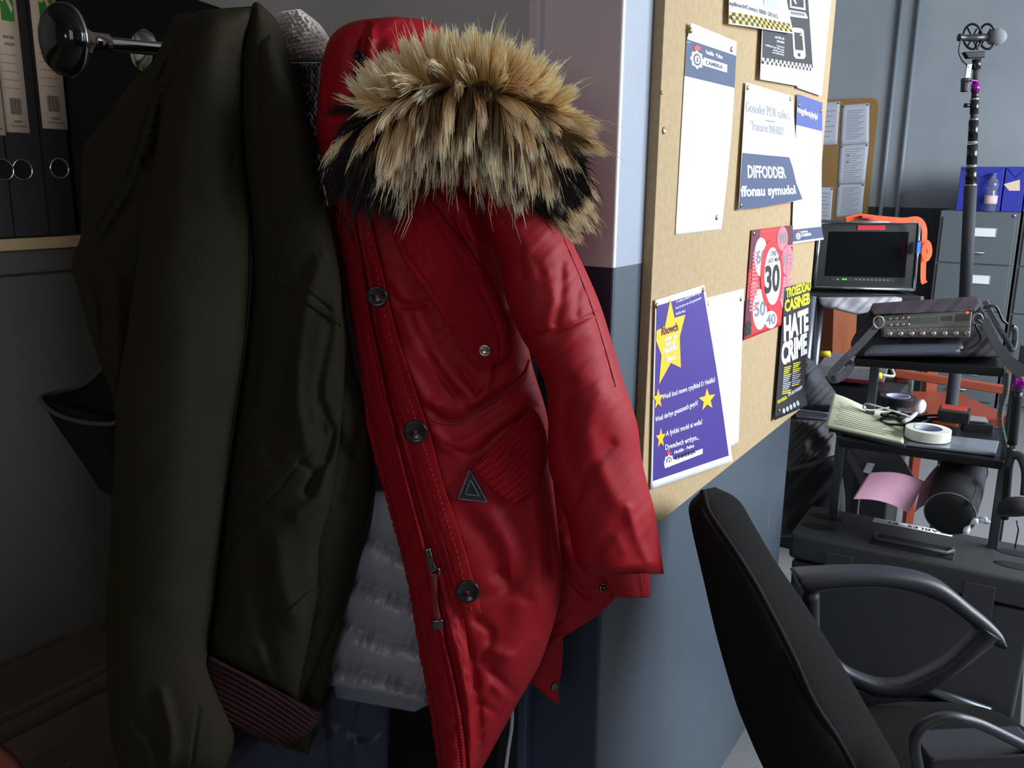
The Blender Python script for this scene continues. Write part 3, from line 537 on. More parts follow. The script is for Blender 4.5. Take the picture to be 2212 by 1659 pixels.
for k, s_ in ((0, .93), (1, .45)):
    T_ = [tuple(cen+(np.array(p)-cen)*s_) for p in bd]; T_.append(T_[0]); Qt = np.vstack([spl([T_[i], T_[i+1]], 8) for i in range(3)])
    B().tube(atN(Qt, bodyp.depth(Qt)-.005), .0009, 6).go('badge_stitching', mat('slate_thread', (92, 96, 112), .6), bm_o, True)
# sleeve
slp = Panel('sleeve', [(930, 372), (985, 395), (1041, 428), (1050, 490), (1080, 560), (1090, 635), (1122, 720), (1154, 775), (1179, 834), (1184, 906), (1184, 1000), (1202, 1060), (1226, 1130), (1243, 1207), (1272, 1243)],
      [(1010, 330), (1090, 345), (1161, 395), (1206, 458), (1239, 530), (1271, 597), (1300, 668), (1329, 764), (1351, 836), (1376, 914), (1386, 990), (1400, 1050), (1413, 1100), (1425, 1173), (1434, 1240)],
      [(1.08, 1.08), (1.05, 1.06), (1.03, 1.05), (1.03, 1.05), (1.04, 1.06), (1.05, 1.07)], .055, RD, rp, back=.03, nu=120, nv=300, power=2.15, wr=.0016, wrs=(40, 80), endr=.03, folds=[
      ([(1060, 430), (1100, 480), (1140, 560)], 20, .004), ([(1040, 440), (1080, 470), (1120, 470)], 10, -.004), ([(1090, 480), (1120, 530), (1130, 600)], 14, -.003),
      ([(1150, 560), (1180, 600), (1210, 590)], 12, -.003), ([(1215, 570), (1212, 640), (1200, 700)], 10, -.0035), ([(1180, 590), (1195, 640), (1185, 700)], 14, .003), ([(1250, 620), (1245, 680)], 9, -.003),
      ([(1150, 722), (1180, 720), (1220, 708), (1260, 690), (1300, 670)], 3.5, -.006), ([(1140, 760), (1200, 748), (1270, 718)], 18, .004),
      ([(1290, 690), (1300, 740), (1330, 850)], 8, -.004), ([(1275, 600), (1300, 660)], 6, .003),
      ([(1300, 850), (1270, 920), (1290, 1000), (1330, 1080)], 22, .006), ([(1320, 960), (1270, 1020), (1240, 1090)], 13, -.006), ([(1340, 1130), (1300, 1170), (1280, 1220)], 14, -.003), ([(1360, 1100), (1380, 1170), (1400, 1210)], 12, .005), ([(1330, 1160), (1350, 1200), (1340, 1230)], 12, .002), ([(1230, 830), (1220, 930), (1240, 1030)], 20, -.007),
      ([(1262, 1222), (1310, 1240), (1370, 1238), (1434, 1222)], 3, -.004)])
ptube('sleeve_seam', [(1196, 466), (1226, 534), (1255, 602), (1283, 676), (1310, 764), (1330, 836)], 0, .0008, RD, slp.o, on=slp, lift=.0004, n=60)
Panel('cuff', [(1300, 1238), (1312, 1258), (1322, 1278), (1334, 1291)], [(1404, 1236), (1405, 1256), (1406, 1276), (1404, 1291)], [1.05, 1.05], .022, RKN, rp, nu=60, nv=30, endr=.05, extra=lambda P, S, T: .0008*np.sin(S*150), label='knitted inner cuff')
# hood
hood = Panel('hood', [(845, 36), (765, 46), (720, 72), (700, 115), (690, 180), (683, 250), (684, 300), (692, 340), (705, 385), (735, 430)], [(858, 36), (925, 46), (975, 80), (1010, 120), (1030, 180), (1030, 250), (1010, 310), (970, 350), (920, 395), (860, 425)], [(1.10, 1.12), (1.06, 1.10), (1.055, 1.08), (1.06, 1.07), (1.08, 1.08)], .055, RD, rp, back=.05, nu=130, nv=200, power=2.1, wr=.0018, wrs=(40, 60), folds=[
      ([(792, 55), (782, 110), (775, 180), (772, 250)], 8, -.012), ([(800, 70), (798, 140), (790, 210)], 12, .008), ([(745, 70), (740, 140), (730, 230)], 22, .006), ([(706, 90), (700, 160), (706, 240)], 4, -.003), ([(700, 250), (740, 245), (790, 215), (830, 190)], 8, -.007),
      ([(710, 300), (750, 270), (800, 240), (840, 215)], 10, .006), ([(700, 340), (740, 300), (790, 290), (830, 270)], 7, -.007), ([(850, 150), (830, 190), (800, 225)], 14, .006), ([(840, 90), (870, 130), (860, 170)], 20, .005), ([(740, 330), (780, 320), (800, 300)], 8, .006), ([(700, 385), (740, 350), (790, 340)], 8, -.008)])
c_ = atN(np.array([[775, 121]]), hood.depth(np.array([[775, 121]]))-.007)[0]
B().lathe(c_, _n(-FW-RH*.3), [(-.003, .006), (0, .0068), (.0018, .0062), (.002, .004), (.001, .0035)], 20).go('hood_snap', mat('dark_snap', (50, 40, 44), .25, metal=.8), hood.o, True)
Panel('collar_tab', [(722, 335), (718, 352), (728, 372), (742, 392)], [(776, 300), (784, 330), (782, 352), (770, 368)], 0, .004, RD, rp, on=hood, lift=.010, nu=30, nv=30, wr=.002, wrs=(12, 12))
# fur trim: a padded roll that carries separate tapering locks
path = spl([(812, 330), (838, 268), (895, 222), (980, 200), (1062, 212), (1125, 255), (1165, 322), (1196, 392), (1224, 458)], 90)
rad = np.interp(np.linspace(0, 1, 90), [0, .12, .35, .6, .78, .9, 1], [.010, .020, .026, .026, .018, .011, .006]); pdp = np.interp(np.linspace(0, 1, 90), [0, .2, .5, .8, 1], [1.01, .985, .975, 1.01, 1.06])
C3 = atN(path, pdp)
fm = bpy.data.materials.new('fur'); fm.use_nodes = True; nt = fm.node_tree; bs = nt.nodes['Principled BSDF']; at_ = nt.nodes.new('ShaderNodeAttribute'); at_.attribute_name = 'tint'
nt.links.new(at_.outputs['Color'], bs.inputs['Base Color']); bs.inputs['Roughness'].default_value = .7; bs.inputs['Specular IOR Level'].default_value = .2
roll = B().tube(C3, rad*.8, 20).go('fur_trim', mat('fur_skin', (120, 94, 62), .95), rp, True, label='tan, cream and black fur trim')
rng = np.random.RandomState(3); NS = 42000; NC = 620
T3 = np.gradient(C3, axis=0); T3 /= np.linalg.norm(T3, axis=1)[:, None]
cream = np.array(lin((238, 222, 190))); tan = np.array(lin((206, 168, 108))); org = np.array(lin((186, 128, 68))); blkc = np.array(lin((26, 21, 20))); grey_ = np.array(lin((150, 120, 88)))
def froot(t, an):
    i = min(88, int(t)); Cc = C3[i]+(C3[i+1]-C3[i])*(t-i); Tn = T3[i]; a = _n(-FW-Tn*Tn.dot(-FW)); b = np.cross(Tn, a); n_ = math.cos(an)*a+math.sin(an)*b
    return Cc+n_*rad[i]*.75, n_, i
DOWN = np.array([0, 0, -1.0]); camv = np.array([0, 0, EYE]); clumps = []
for c in range(NC):
    t = rng.rand()*88.9; an = (rng.rand()*2-1)*2.0; p, n_, i = froot(t, an); s_ = t/89
    low = n_[2] < .30+.3*(rng.rand()-.5); zn = n_[2]; L_ = (.036+.012*rng.rand()) if not low else (.046+.022*rng.rand())
    L_ *= np.interp(s_, [0, .15, .7, .85, 1], [1.15, 1.0, 1.0, .8, .55])
    kz = min(1, max(0, (.72-n_[2])/1.0)); dr = _n(n_*(.75-.33*kz)+DOWN*(-.3+1.15*kz)+RH*(.9*(s_-.42))+(rng.rand(3)-.5)*.30)
    if s_ < .12: dr = _n(DOWN*1.1-RH*.45+n_*.35+(rng.rand(3)-.5)*.3); L_ = .055+.02*rng.rand()
    if s_ > .74: dr = _n(RH*.75+DOWN*.7+n_*.3+(rng.rand(3)-.5)*.3)
    dark = 0.
    if low: dark = .85 if rng.rand() < .36 else 0.
    if s_ < .07 or (s_ < .16 and low and rng.rand() < .6) or (.74 < s_ < .84 and rng.rand() < .8): dark = 1.
    clumps.append((t, an, p+dr*L_+(DOWN*L_*.16 if low else 0), low, dark, rng.rand(3), L_))
ct = np.array([[c[0]*.35, c[1]*3.2] for c in clumps]); V = []; F_ = []; CL = []
for k in range(NS):
    t = rng.rand()*88.9; an = (rng.rand()*2-1)*2.15; p, n_, i = froot(t, an)
    c = clumps[int(np.argmin(((ct-[t*.35, an*3.2])**2).sum(1)))]; low, dark, cj = c[3], c[4], c[5]
    kz = min(1, max(0, (.72-n_[2])/1.0)); own = _n(n_*.8+DOWN*(-.15+.8*kz)+(rng.rand(3)-.5)*.35)*c[6]*.8
    mixw = .62+.25*rng.rand(); tipp = (p+own)*(1-mixw)+c[2]*mixw+(rng.rand(3)-.5)*.006; tipp = p+(tipp-p)*(.70+.42*rng.rand())
    if rng.rand() < .03: tipp = p+(tipp-p)*1.35
    dv_ = tipp-p; side = _n(np.cross(_n(dv_), _n(p-camv))+(rng.rand(3)-.5)*.5); w0 = .00030+.00030*rng.rand(); sag = n_*np.linalg.norm(dv_)*.16
    j1 = .85+.3*rng.rand()
    if low: base = grey_*j1*.95; mid = (tan if cj[0] > .4 else org)*j1; tip = cream*j1
    else: base = tan*j1*.9; mid = tan*(j1+.15); tip = cream*(j1+.1)
    if dark: mid = mid*(1-dark)+blkc*dark; base = base*(.75 if dark < 1 else .2); tip = tip if (cj[1] > .35 and dark < 1) else blkc*1.2
    n0 = len(V); cols = [base, base*.4+mid*.6, mid*.55+tip*.45 if not dark else mid, tip]
    for q, tq in enumerate((0, .35, .7, 1)):
        c3 = p+dv_*tq+sag*4*tq*(1-tq); wq = w0*(1, 1.15, .8, .12)[q]; V.append(c3-side*wq); V.append(c3+side*wq); CL += [cols[q], cols[q]]
    F_ += [(n0+2*q, n0+2*q+1, n0+2*q+3, n0+2*q+2) for q in range(3)]
fo = mesh('fur_locks', V, F_, fm, roll, True); fo['kind'] = 'stuff'
ca = fo.data.color_attributes.new('tint', 'FLOAT_COLOR', 'POINT'); arr = np.ones((len(V), 4)); arr[:, :3] = np.clip(np.array(CL)*1.22, 0, .95); ca.data.foreach_set('color', arr.ravel())
# ================================================================ notice board and papers
cork = mat('board_fibre', (168, 142, 104), .85, bump=.25, bscale=260, var=.10, vscale=90, rgb2=(188, 164, 126), stretch=(1, 1, 1))
bl = onX(1398, 1153, XB); br = onX(1723, 888, XB); yl = onX(1414, 500, XB)[1]; yr = onX(1762, 500, XB)[1]; zb = float((bl[2]+br[2])/2)
nb = root('notice_board', 'large tan fibre notice board covered in police posters', 'notice board', (XB-.01, (yl+yr)/2, zb))
B().box((XB-.0165, yl, zb), (XB-.0006, yr+.004, 2.3)).go('panel', cork, nb, bevel=.0015)
for (px, py) in ((1434, 282), (1430, 200)):
    q = onX(px, py, XB); B().lathe(q, (1, 0, 0), [(-.0005, .005), (.001, .0048), (.0018, .003), (.0008, .0016)] if py == 282 else [(-.0005, .003), (.0006, .002)], 16).go('screw_head', mat('brass', (170, 150, 110), .3, metal=1), nb, True, label='brass screw' if py == 282 else None)
PW = mat('paper_white', (244, 245, 248), .7); PN = mat('print_navy', (58, 72, 104), .6); PK = mat('print_black', (26, 26, 32), .6); PB = mat('print_blue', (70, 84, 150), .6)
PP = mat('print_purple', (62, 40, 132), .55); PY = mat('print_yellow', (250, 190, 24), .6); PG = mat('print_grey', (120, 124, 132), .7); PR = mat('print_red', (196, 44, 50), .6); PWT = mat('print_white', (240, 242, 250), .6)
PCH = mat('print_amber', (226, 176, 70), .6); PLG = mat('print_pale', (176, 182, 190), .7); PYE = mat('print_lemon', (240, 232, 40), .6); PRD = mat('print_dark_red', (96, 30, 54), .6); PNK = mat('print_pink', (206, 120, 130), .6); PCR = mat('print_crown', (200, 60, 70), .6)
lin_curl = lambda a, b, p=2: (lambda u, v: .0006+a*np.clip(v, 0, 2)**p+b*u)
def poster(name, label, corners, curl=None, m=PW, z=.0008, cat='poster'):
    c = [onX(px, py, XB) for px, py in corners]
    cf = curl or (lambda u, v: 0*u)
    q = Quad(*c, (1, 0, 0), lambda u, v: z+cf(u, v)); q.o = q.sheet(name, m, None, (label, cat), n=28); return q
def pin(q, px, py, ld='brass drawing pin'):
    u, v = q.uv(px, py); p = q.p(np.array([u]), np.array([v]), np.array([.0006]))[0]
    B().lathe(p, (1, 0, 0), [(-.0004, .0045), (.0008, .0042), (.0018, .0026), (.0022, .0008)], 16).go('drawing_pin', mat('brass', (170, 150, 110), .3, metal=1), q.o, True)
def crest(q, cx, cy, r, par, sk=1.0):
    pts = []
    for k in range(16):
        a = 2*math.pi*k/16+math.pi/2; rr = r*(1.0 if k % 2 == 0 else .78); pts.append((cx+rr*.72*math.cos(a), cy-rr*math.sin(a)+.25*rr*.72*math.cos(a)*sk))
    o = q.ppoly('crest', [pts], PWT, par, .0008)
    circ = lambda rr, n=24: [(cx+rr*.62*math.cos(a), cy-rr*math.sin(a)+.25*rr*.6*math.cos(a)*sk) for a in np.linspace(0, 2*math.pi, n, endpoint=False)]
    q.ppoly('crest_ring', [circ(r*.62)], PN, o, .0010); q.ppoly('crest_centre', [circ(r*.42)], PWT, o, .0012)
    q.ppoly('crest_emblem', [[(cx-r*.12, cy-r*.2), (cx+r*.12, cy-r*.22), (cx+r*.06, cy), (cx+r*.14, cy+r*.22), (cx-r*.14, cy+r*.2), (cx-r*.03, cy)]], PN, o, .0014)
    y = cy-r*1.0; q.ppoly('crown', [[(cx-r*.28, y), (cx-r*.38, y-r*.38), (cx-r*.2, y-r*.34), (cx, y-r*.62), (cx+r*.2, y-r*.34), (cx+r*.38, y-r*.3), (cx+r*.28, y+.05*r)]], PCR, o, .0010)
    return o
# -- sheets along the top
q = poster('letterhead_sheet', 'white sheet with navy crest header, nearest the left board edge at the top', [(1484, 50), (1590, 90), (1557, 495), (1458, 507)], lambda u, v: .006*np.clip(.08-v, 0, 1)/.08*(1-u)+.004*np.sin(3.1*v)*u, cat='notice')
v0, v1 = q.uv(1530, 101)[1], q.uv(1530, 177)[1]
bd_ = q.band('header_band', 0, v0, 1, v1, PN, q.o); crest(q, 1503, 129, 21, bd_)
q.text('lettering', [('Heddlu · Police', (1521, 116), (1557, 128), 9)], PWT, bd_, .001)
q.ppoly('name_box', [[(1517, 124), (1567, 140), (1566, 157), (1515, 141)]], PWT, bd_, .0009); q.text('name_lettering', [('CAMBRIA', (1521, 138.5), (1557, 149.5), 8.5)], PN, bd_, .0013)
pin(q, 1485, 66); pin(q, 1577, 107); pin(q, 1545, 470)
q = poster('blank_sheet', 'blank overexposed white sheet at the top right corner of the board', [(1728, -70), (1800, -62), (1769, 208), (1716, 190)], lambda u, v: .004*v, z=.0016, cat='notice')
q = poster('device_poster', 'black poster with white laptop and mobile phone drawings and chequered strip', [(1648, -120), (1738, -105), (1725, 188), (1632, 172)], lambda u, v: .002+.003*v, z=.003)
k_ = q.ppoly('black_field', [[(1645, -110), (1733, -95), (1747, 141), (1637, 128)]], PK, q.o, .0006)
def band_px(q, name, a, b, c, d, nx, ny, m, par, off, par0=0):
    b_ = B(); A_, B_, C_, D_ = [np.array(q.uv(*p)) for p in (a, b, c, d)]
    f = lambda s, t: A_*(1-s)*(1-t)+B_*s*(1-t)+C_*s*t+D_*(1-s)*t
    for i in range(nx):
        for j in range(ny):
            if (i+j) % 2 == par0:
                Q = np.array([f(i/nx, j/ny), f((i+1)/nx, j/ny), f((i+1)/nx, (j+1)/ny), f(i/nx, (j+1)/ny)]); b_.add(q.p(Q[:, 0], Q[:, 1], off+0*Q[:, 0]), [(0, 3, 2, 1)])
    return mesh(name, b_.v, b_.f, m, par, False)
band_px(q, 'chequers', (1636, 125), (1747, 141), (1747, 154), (1635, 138), 26, 2, PWT, k_, .001); band_px(q, 'black_chequers', (1636, 125), (1747, 141), (1747, 154), (1635, 138), 26, 2, PK, k_, .001, 1)
q.ppoly('phone_drawing', [[(1702, 62), (1706, 60), (1722, 62), (1727, 66), (1731, 122), (1727, 128), (1710, 127), (1705, 122)]], PWT, k_, .0012)
q.ppoly('phone_screen', [[(1706, 70), (1723, 72), (1726, 110), (1708, 108)], [(1713, 115), (1719, 115.6), (1719.5, 123), (1714, 122.5)]], PK, k_, .0016); q.ppoly('signal_mark', [[(1717, 77), (1722, 73), (1722, 78)]], PWT, k_, .002)
q.ppoly('laptop_drawing', [[(1697, -25), (1729, -20), (1732, 23), (1698, 17)], [(1696, 22), (1731, 28), (1737, 40), (1732, 40.5), (1698, 36), (1694, 32)]], PWT, k_, .0012)
q.ppoly('laptop_screen', [[(1700, -22), (1726, -17), (1728, 18), (1701, 14)]]+[[(1699+i*3.3, 25+i*.5), (1701+i*3.3, 25.4+i*.5), (1702.5+i*3.4, 32+i*.5), (1700.5+i*3.4, 31.6+i*.5)] for i in range(9)], PK, k_, .0016)
q.ppoly('cursor_drawing', [[(1704, 0), (1708, 0), (1712, 9), (1709, 10)]], PWT, k_, .002)
q.text('small_print', [('eich ffôn chi', (1664, 83), (1684, 87), 6), ('symudol', (1668, 91), (1684, 95), 6), ('For the love of', (1668, 101), (1684, 105), 4), ('i ddiffodd eich ffôn yma', (1642, 99), (1684, 111), 4), ('diolch yn fawr', (1660, 110), (1684, 116), 4), ('www.dyfed-powys', (1658, 115), (1684, 121), 4)], PWT, k_, .0012, .005)
q = poster('contact_poster', 'white poster with amber and black chequered edge and a phone number', [(1566, -90), (1680, -80), (1694, 74), (1563, 53)], lambda u, v: .004+.010*u*np.clip(v, 0, 1)**2+.002*np.sin(6*u), z=.004)
band_px(q, 'chequers', (1563, 25), (1688, 52), (1692, 71), (1563, 50), 24, 3, PCH, q.o, .0006); band_px(q, 'dark_chequers', (1564, 26), (1688, 52), (1692, 71), (1563, 50), 24, 3, PK, q.o, .0006, 1)
q.text('lettering', [('nyllitwch/Contact: 08081 570 015', (1565, 12), (1667, 42), 9)], mat('print_charcoal', (70, 72, 80), .6), q.o, .0008, .02)
q.ppoly('photo_strip', [[(1636, -60), (1668, -50), (1671, 22), (1637, 14)]], PLG, q.o, .0007); pin(q, 1569, 38)
# -- switch-off notice
q = poster('switch_off_notice', 'notice with navy lower half reading DIFFODDER ffonau symudol', [(1606, 178), (1708, 208), (1719, 432), (1587, 453)], lambda u, v: .002+.016*np.clip(v-.5, 0, 1)*u-.012*np.sin(3.14*np.clip(v, 0, 1))*u*0+.003*v, z=.002, cat='notice')
# the right edge is pulled in where the sheet bows
nv = q.ppoly('navy_field', [[(1597, 330), (1646, 335), (1697, 339.5), (1703, 362), (1708, 396), (1718, 430), (1686, 437), (1636, 447), (1588, 452), (1592, 390)]], PN, q.o, .0006)
q.text('lettering', [('Gosoder POB radio i', (1605, 241), (1700, 259), 23), ('‘Transmit INHIBIT’', (1614, 280), (1690, 294), 21)], mat('print_faint', (150, 156, 168), .7), q.o, .0007, .0)
q.rects('underline', [(*q.uv(1648, 259), q.uv(1669, 264)[0], q.uv(1648, 261.5)[1])], PG, q.o)
q.text('white_lettering', [('DIFFODDER', (1606, 383), (1687, 384), 26, .03), ('ffonau symudol', (1591, 424), (1705, 418), 22, .03)], PWT, nv, .0010)
pin(q, 1609, 190); pin(q, 1591, 443); pin(q, 1702, 214)
q = poster('blue_header_sheet', 'narrow white sheet with blue header and navy foot at the right board edge', [(1718, 203), (1772, 222), (1770, 517), (1706, 527)], lambda u, v: .003+.010*np.clip(v-.9, 0, 1)*10*u*.6, z=.001, cat='notice')
h_ = q.band('header_band', 0, 0, 1, q.uv(1740, 276)[1], PB, q.o); q.text('lettering', [('rmgyihotplydpl', (1717, 242), (1761, 258), 13, .03)], PWT, h_, .001)
h_ = q.band('foot_band', 0, q.uv(1735, 493)[1], 1, .985, PN, q.o); crest(q, 1719, 510, 8, h_, 0); q.text('foot_lettering', [('Heddlu-Police', (1724, 503), (1739, 501), 4), ('CAMBRIA', (1725, 511), (1746, 508), 6)], PWT, h_, .001, .03)
pin(q, 1721, 226); pin(q, 1768, 239)
# -- speed poster
q = poster('speed_limit_poster', 'red poster of overlapping speed limit signs with a large 30', [(1621, 497), (1707, 486), (1683, 702), (1604, 735)], lambda u, v: .001+.003*u, m=PR, z=.0012)
def ell(cx, cy, rx, ry, n=32, sk=-.10): return [(cx+rx*math.cos(a), cy-ry*math.sin(a)+sk*rx*math.cos(a)) for a in np.linspace(0, 2*math.pi, n, endpoint=False)]
for pg in ([(1621, 497), (1640, 495), (1630, 560), (1614, 590)], [(1690, 488), (1707, 486), (1706, 560), (1697, 540)], [(1609, 650), (1618, 640), (1620, 700), (1604, 735)]): q.ppoly('dark_field', [pg], PRD, q.o, .0005)
for nm, cx, cy, rx, ry, tx, hh in (('60', 1640, 555, 14, 42, '60', 28), ('90', 1685, 515, 11, 26, '90', 22), ('10', 1695, 562, 12, 34, '10', 24), ('50', 1637, 668, 15, 44, '50', 30), ('30', 1690, 632, 12, 36, '30', 24), ('40', 1660, 690, 13, 19, '40', 22)):
    d = q.ppoly('blurred_sign', [[p for p in ell(cx, cy, rx, ry)]], PNK if nm in ('90', '10', '30') else PWT, q.o, .0007)
    q.text('numeral', [(tx, (cx-rx*.75, cy+hh*.5), (cx+rx*.75, cy+hh*.38), hh)], PG, d, .0010, .03)
s1 = q.ppoly('sign_ring', [ell(1662, 594, 24, 77)], PR, q.o, .0012); q.ppoly('sign_face', [ell(1663, 596, 17, 62)], PWT, s1, .0016)
q.text('sign_lettering', [('30', (1647, 632), (1677, 625), 56, .035), ('STREET', (1659, 553), (1674, 550), 10, .01), ('LIGHTS MEAN', (1653, 568), (1678, 563), 9, .01)], PK, s1, .0020)
wl_ = []
for i in range(12): y = 545+i*8; wl_.append([(1622-i*.3, y), (1634-(i % 3)*2, y-2), (1634-(i % 3)*2, y+2), (1622-i*.3, y+4)])
for i in range(8): y = 612+i*8; wl_.append([(1617-i*.4, y), (1632-(i % 3)*3, y-2), (1632-(i % 3)*3, y+2), (1617-i*.4, y+4)])
for i in range(13): y = 530+i*8; wl_.append([(1694-i*.2, y), (1706-(i % 3)*3, y-2), (1706-(i % 3)*3, y+2), (1694-i*.2, y+4)])
q.ppoly('text_lines', wl_, PNK, q.o, .0014); pin(q, 1625, 504)
q.ppoly('logo_mark', [ell(1613, 703, 6, 9), [(1607, 712), (1619, 709), (1618, 722), (1606, 727)]], PK, q.o, .0014)
# -- hate crime poster
q = poster('hate_crime_poster', 'black poster with yellow TROSEDDAU CASINEB and white HATE CRIME lettering', [(1689, 620), (1745, 608), (1729, 873), (1666, 907)], lambda u, v: .001+.010*np.clip(v-.86, 0, 1)*7*u, m=mat('poster_black', (38, 38, 42), .5), z=.0062)
q.text('yellow_lettering', [('TROSEDDAU', (1690, 643), (1744, 625), 20, .035), ('CASINEB', (1687, 673), (1742, 654), 24, .04)], PYE, q.o, .0008)
q.text('white_lettering', [('HATE', (1685, 734), (1739, 710), 47, .05), ('CRIME', (1680, 787), (1736, 760), 44, .05)], PWT, q.o, .0008)
ls = []; ls2 = []
for i in range(14):
    y = 793+i*4.3; (ls if i < 5 or i > 11 else ls2).append([(1686-i*.35, y), (1701-(i % 4)*1.5, y-4), (1701-(i % 4)*1.5, y-2), (1686-i*.35, y+2)])
    if i < 12: (ls if i < 5 or i > 10 else ls2).append([(1706-i*.3, y-9), (1722-(i % 3)*2, y-13), (1722-(i % 3)*2, y-11), (1706-i*.3, y-7)])
q.ppoly('yellow_lines', ls, PYE, q.o, .0008); q.ppoly('pale_lines', ls2, PLG, q.o, .0008)
q.text('slogan', [('IT’S OUR PROBLEM', (1695, 856), (1725, 838), 7, .02)], PWT, q.o, .0008); q.text('yellow_slogan', [('YOUR PROBLEM ...', (1671, 872), (1693, 859), 7, .02)], PYE, q.o, .0008)
q.ppoly('badges', [ell(1684+i*7, 886-i*4.2, 2.6, 5.5) for i in range(5)], PLG, q.o, .0008); pin(q, 1675, 886)
# -- purple star poster and the plain sheet beside it
q = poster('blank_sheet', 'plain white sheet pinned between the purple star poster and the speed poster', [(1519, 645), (1605, 623), (1589, 954), (1555, 974)], lambda u, v: .001+.004*v, z=.0008, cat='notice'); pin(q, 1525, 656); pin(q, 1597, 646)
def pc_(u, v): return .0015+.012*np.sin(3.14*np.clip(v, 0, 1))*u*.5+.016*np.clip(v, 0, 1)**2*u
q = poster('star_poster', 'purple poster with large and small yellow stars and white Welsh questions', [(1411, 648), (1517, 615), (1561, 993), (1401, 1057)], pc_, z=.002)
pf = q.band('purple_field', .02, .03, .955, .955, PP, q.o, .0005)
def star(cx, cy, rx, ry, sk=-.25, inner=.42): return [(cx+(rx if k % 2 == 0 else rx*inner)*math.sin(k*math.pi/5), cy-(ry if k % 2 == 0 else ry*inner)*math.cos(k*math.pi/5)+sk*(rx if k % 2 == 0 else rx*inner)*math.sin(k*math.pi/5)) for k in range(10)]
big = [(1442, 645), (1450, 686), (1473, 679), (1460, 727), (1461, 793), (1441, 783), (1417, 829), (1422, 766), (1411, 735), (1412, 714), (1430, 703)]
s1 = q.ppoly('large_star', [big], PY, pf, .0010)
q.text('star_lettering', [('Rhowch', (1422, 724), (1457, 712), 17, .03)], mat('print_maroon', (92, 24, 60), .6), s1, .0014)
q.text('star_white_lettering', [('wobr i’ch', (1427, 738), (1454, 727), 10), ('barn am', (1430, 748), (1452, 739), 9), ('heddlu', (1425, 764), (1454, 752), 13), ('lleol', (1431, 782), (1450, 774), 13)], PWT, s1, .0014, .03)
for c4 in ((1415, 861, 11, 23), (1512, 861, 17, 25), (1420, 945, 10, 23)): q.ppoly('small_star', [star(*c4)], PY, pf, .0010)
q.text('question_lettering', [('Wedi bod mewn cysylltiad â’r Heddlu?', (1423, 862), (1529, 822), 11), ('Wedi derbyn gwasanaeth gwych?', (1409, 911), (1494, 872), 11), ('A fyddai modd ei wella?', (1430, 941), (1502, 913), 11), ('Dywedwch wrthym...', (1429, 971), (1495, 946), 12)], PWT, pf, .0010, .01)
q.text('intro_lettering', [('Yr adferyn anfonth ar-lein ar gyfer', (1454, 655), (1509, 632), 6), ('rhoi’ch barn am eich gwasanaeth', (1453, 668), (1508, 645), 6), ('heddlu lleol', (1453, 680), (1473, 673), 6)], PWT, pf, .0010, .0)
q.ppoly('name_box', [[(1426, 1000), (1502, 966), (1502, 977), (1428, 1010)]], PWT, pf, .0010); crest(q, 1436, 994, 14, pf, -1.0)
q.text('name_lettering', [('Heddlu - Police', (1446, 979), (1485, 963), 7)], PWT, pf, .0012, .02); q.text('name_box_lettering', [('CAMBRIA', (1448, 992), (1488, 976), 8)], PK, pf, .0014, .02)
pin(q, 1413, 660); pin(q, 1513, 626)
# ================================================================ office chair beside the partition
CF = mat('chair_fabric', (26, 24, 24), .97, bump=.8, bscale=420, var=.5, vscale=300, spec=.12); CP = mat('chair_plastic', (48, 50, 56), .42, bump=.15, bscale=600); CS = mat('chair_shell', (18, 15, 17), .8, bump=.2, bscale=500, spec=.2)
ch = root('office_chair', 'black fabric office chair with looped armrests in front of the partition', 'chair', (-.12, 1.25, 0))
Panel('backrest', [(1517, 1058), (1524, 1110), (1560, 1180), (1600, 1245), (1640, 1320), (1680, 1400), (1720, 1480), (1770, 1570), (1820, 1659), (1850, 1720)],
      [(1545, 1052), (1594, 1079), (1630, 1136), (1670, 1204), (1738, 1304), (1775, 1364), (1812, 1424), (1880, 1540), (1950, 1662), (1985, 1730)], [(1.10, 1.16), (1.04, 1.12), (1.0, 1.08), (.97, 1.06)], .03, CF, ch, back=.28, nu=60, nv=140, endr=.10, power=2.0)
Panel('back_shell', [(1514, 1060), (1489, 1090), (1493, 1135), (1519, 1250), (1549, 1378), (1587, 1510), (1610, 1570), (1640, 1640), (1680, 1720)],
      [(1520, 1058), (1530, 1105), (1560, 1150), (1606, 1218), (1648, 1290), (1710, 1410), (1755, 1510), (1812, 1600), (1870, 1700)], [(1.12, 1.10), (1.08, 1.04), (1.04, 1.0), (1.0, .97)], .016, CS, ch, back=.25, nu=60, nv=140, endr=.08, power=1.8, label='black moulded back shell')
ptube('shell_edge', [(1518, 1062), (1530, 1105), (1560, 1152), (1606, 1220), (1648, 1292), (1710, 1412), (1755, 1512), (1812, 1602), (1860, 1690)], [1.075, .985, .965, .945], .004, CS, ch, 60, 10)
def arm(name, outer, inner, d, th, lab=None):
    o_, i_ = spl(outer, 90), spl(inner, 90); dd = np.interp(np.linspace(0, 1, 90), np.linspace(0, 1, len(d)), d); V = []; F_ = []; S = 16
    for k in range(90):
        a = atN(o_[k], dd[k]); b = atN(i_[k], dd[k]); c = (a+b)/2; h = (a-b)/2
        for s in range(S):
            t = 2*math.pi*s/S; ct, st_ = math.cos(t), math.sin(t); ct = math.copysign(abs(ct)**.7, ct); st_ = math.copysign(abs(st_)**.7, st_)
            V.append(c+h*ct+FW*(th[0]+(th[1]-th[0])*k/89)*st_+FW*.02)
    F_ = [(k*S+s, k*S+(s+1) % S, (k+1)*S+(s+1) % S, (k+1)*S+s) for k in range(89) for s in range(S)]+[tuple(range(S)), tuple(89*S+s for s in range(S))]
    return B().add(V, F_).go(name, CP, ch, True, label=lab)
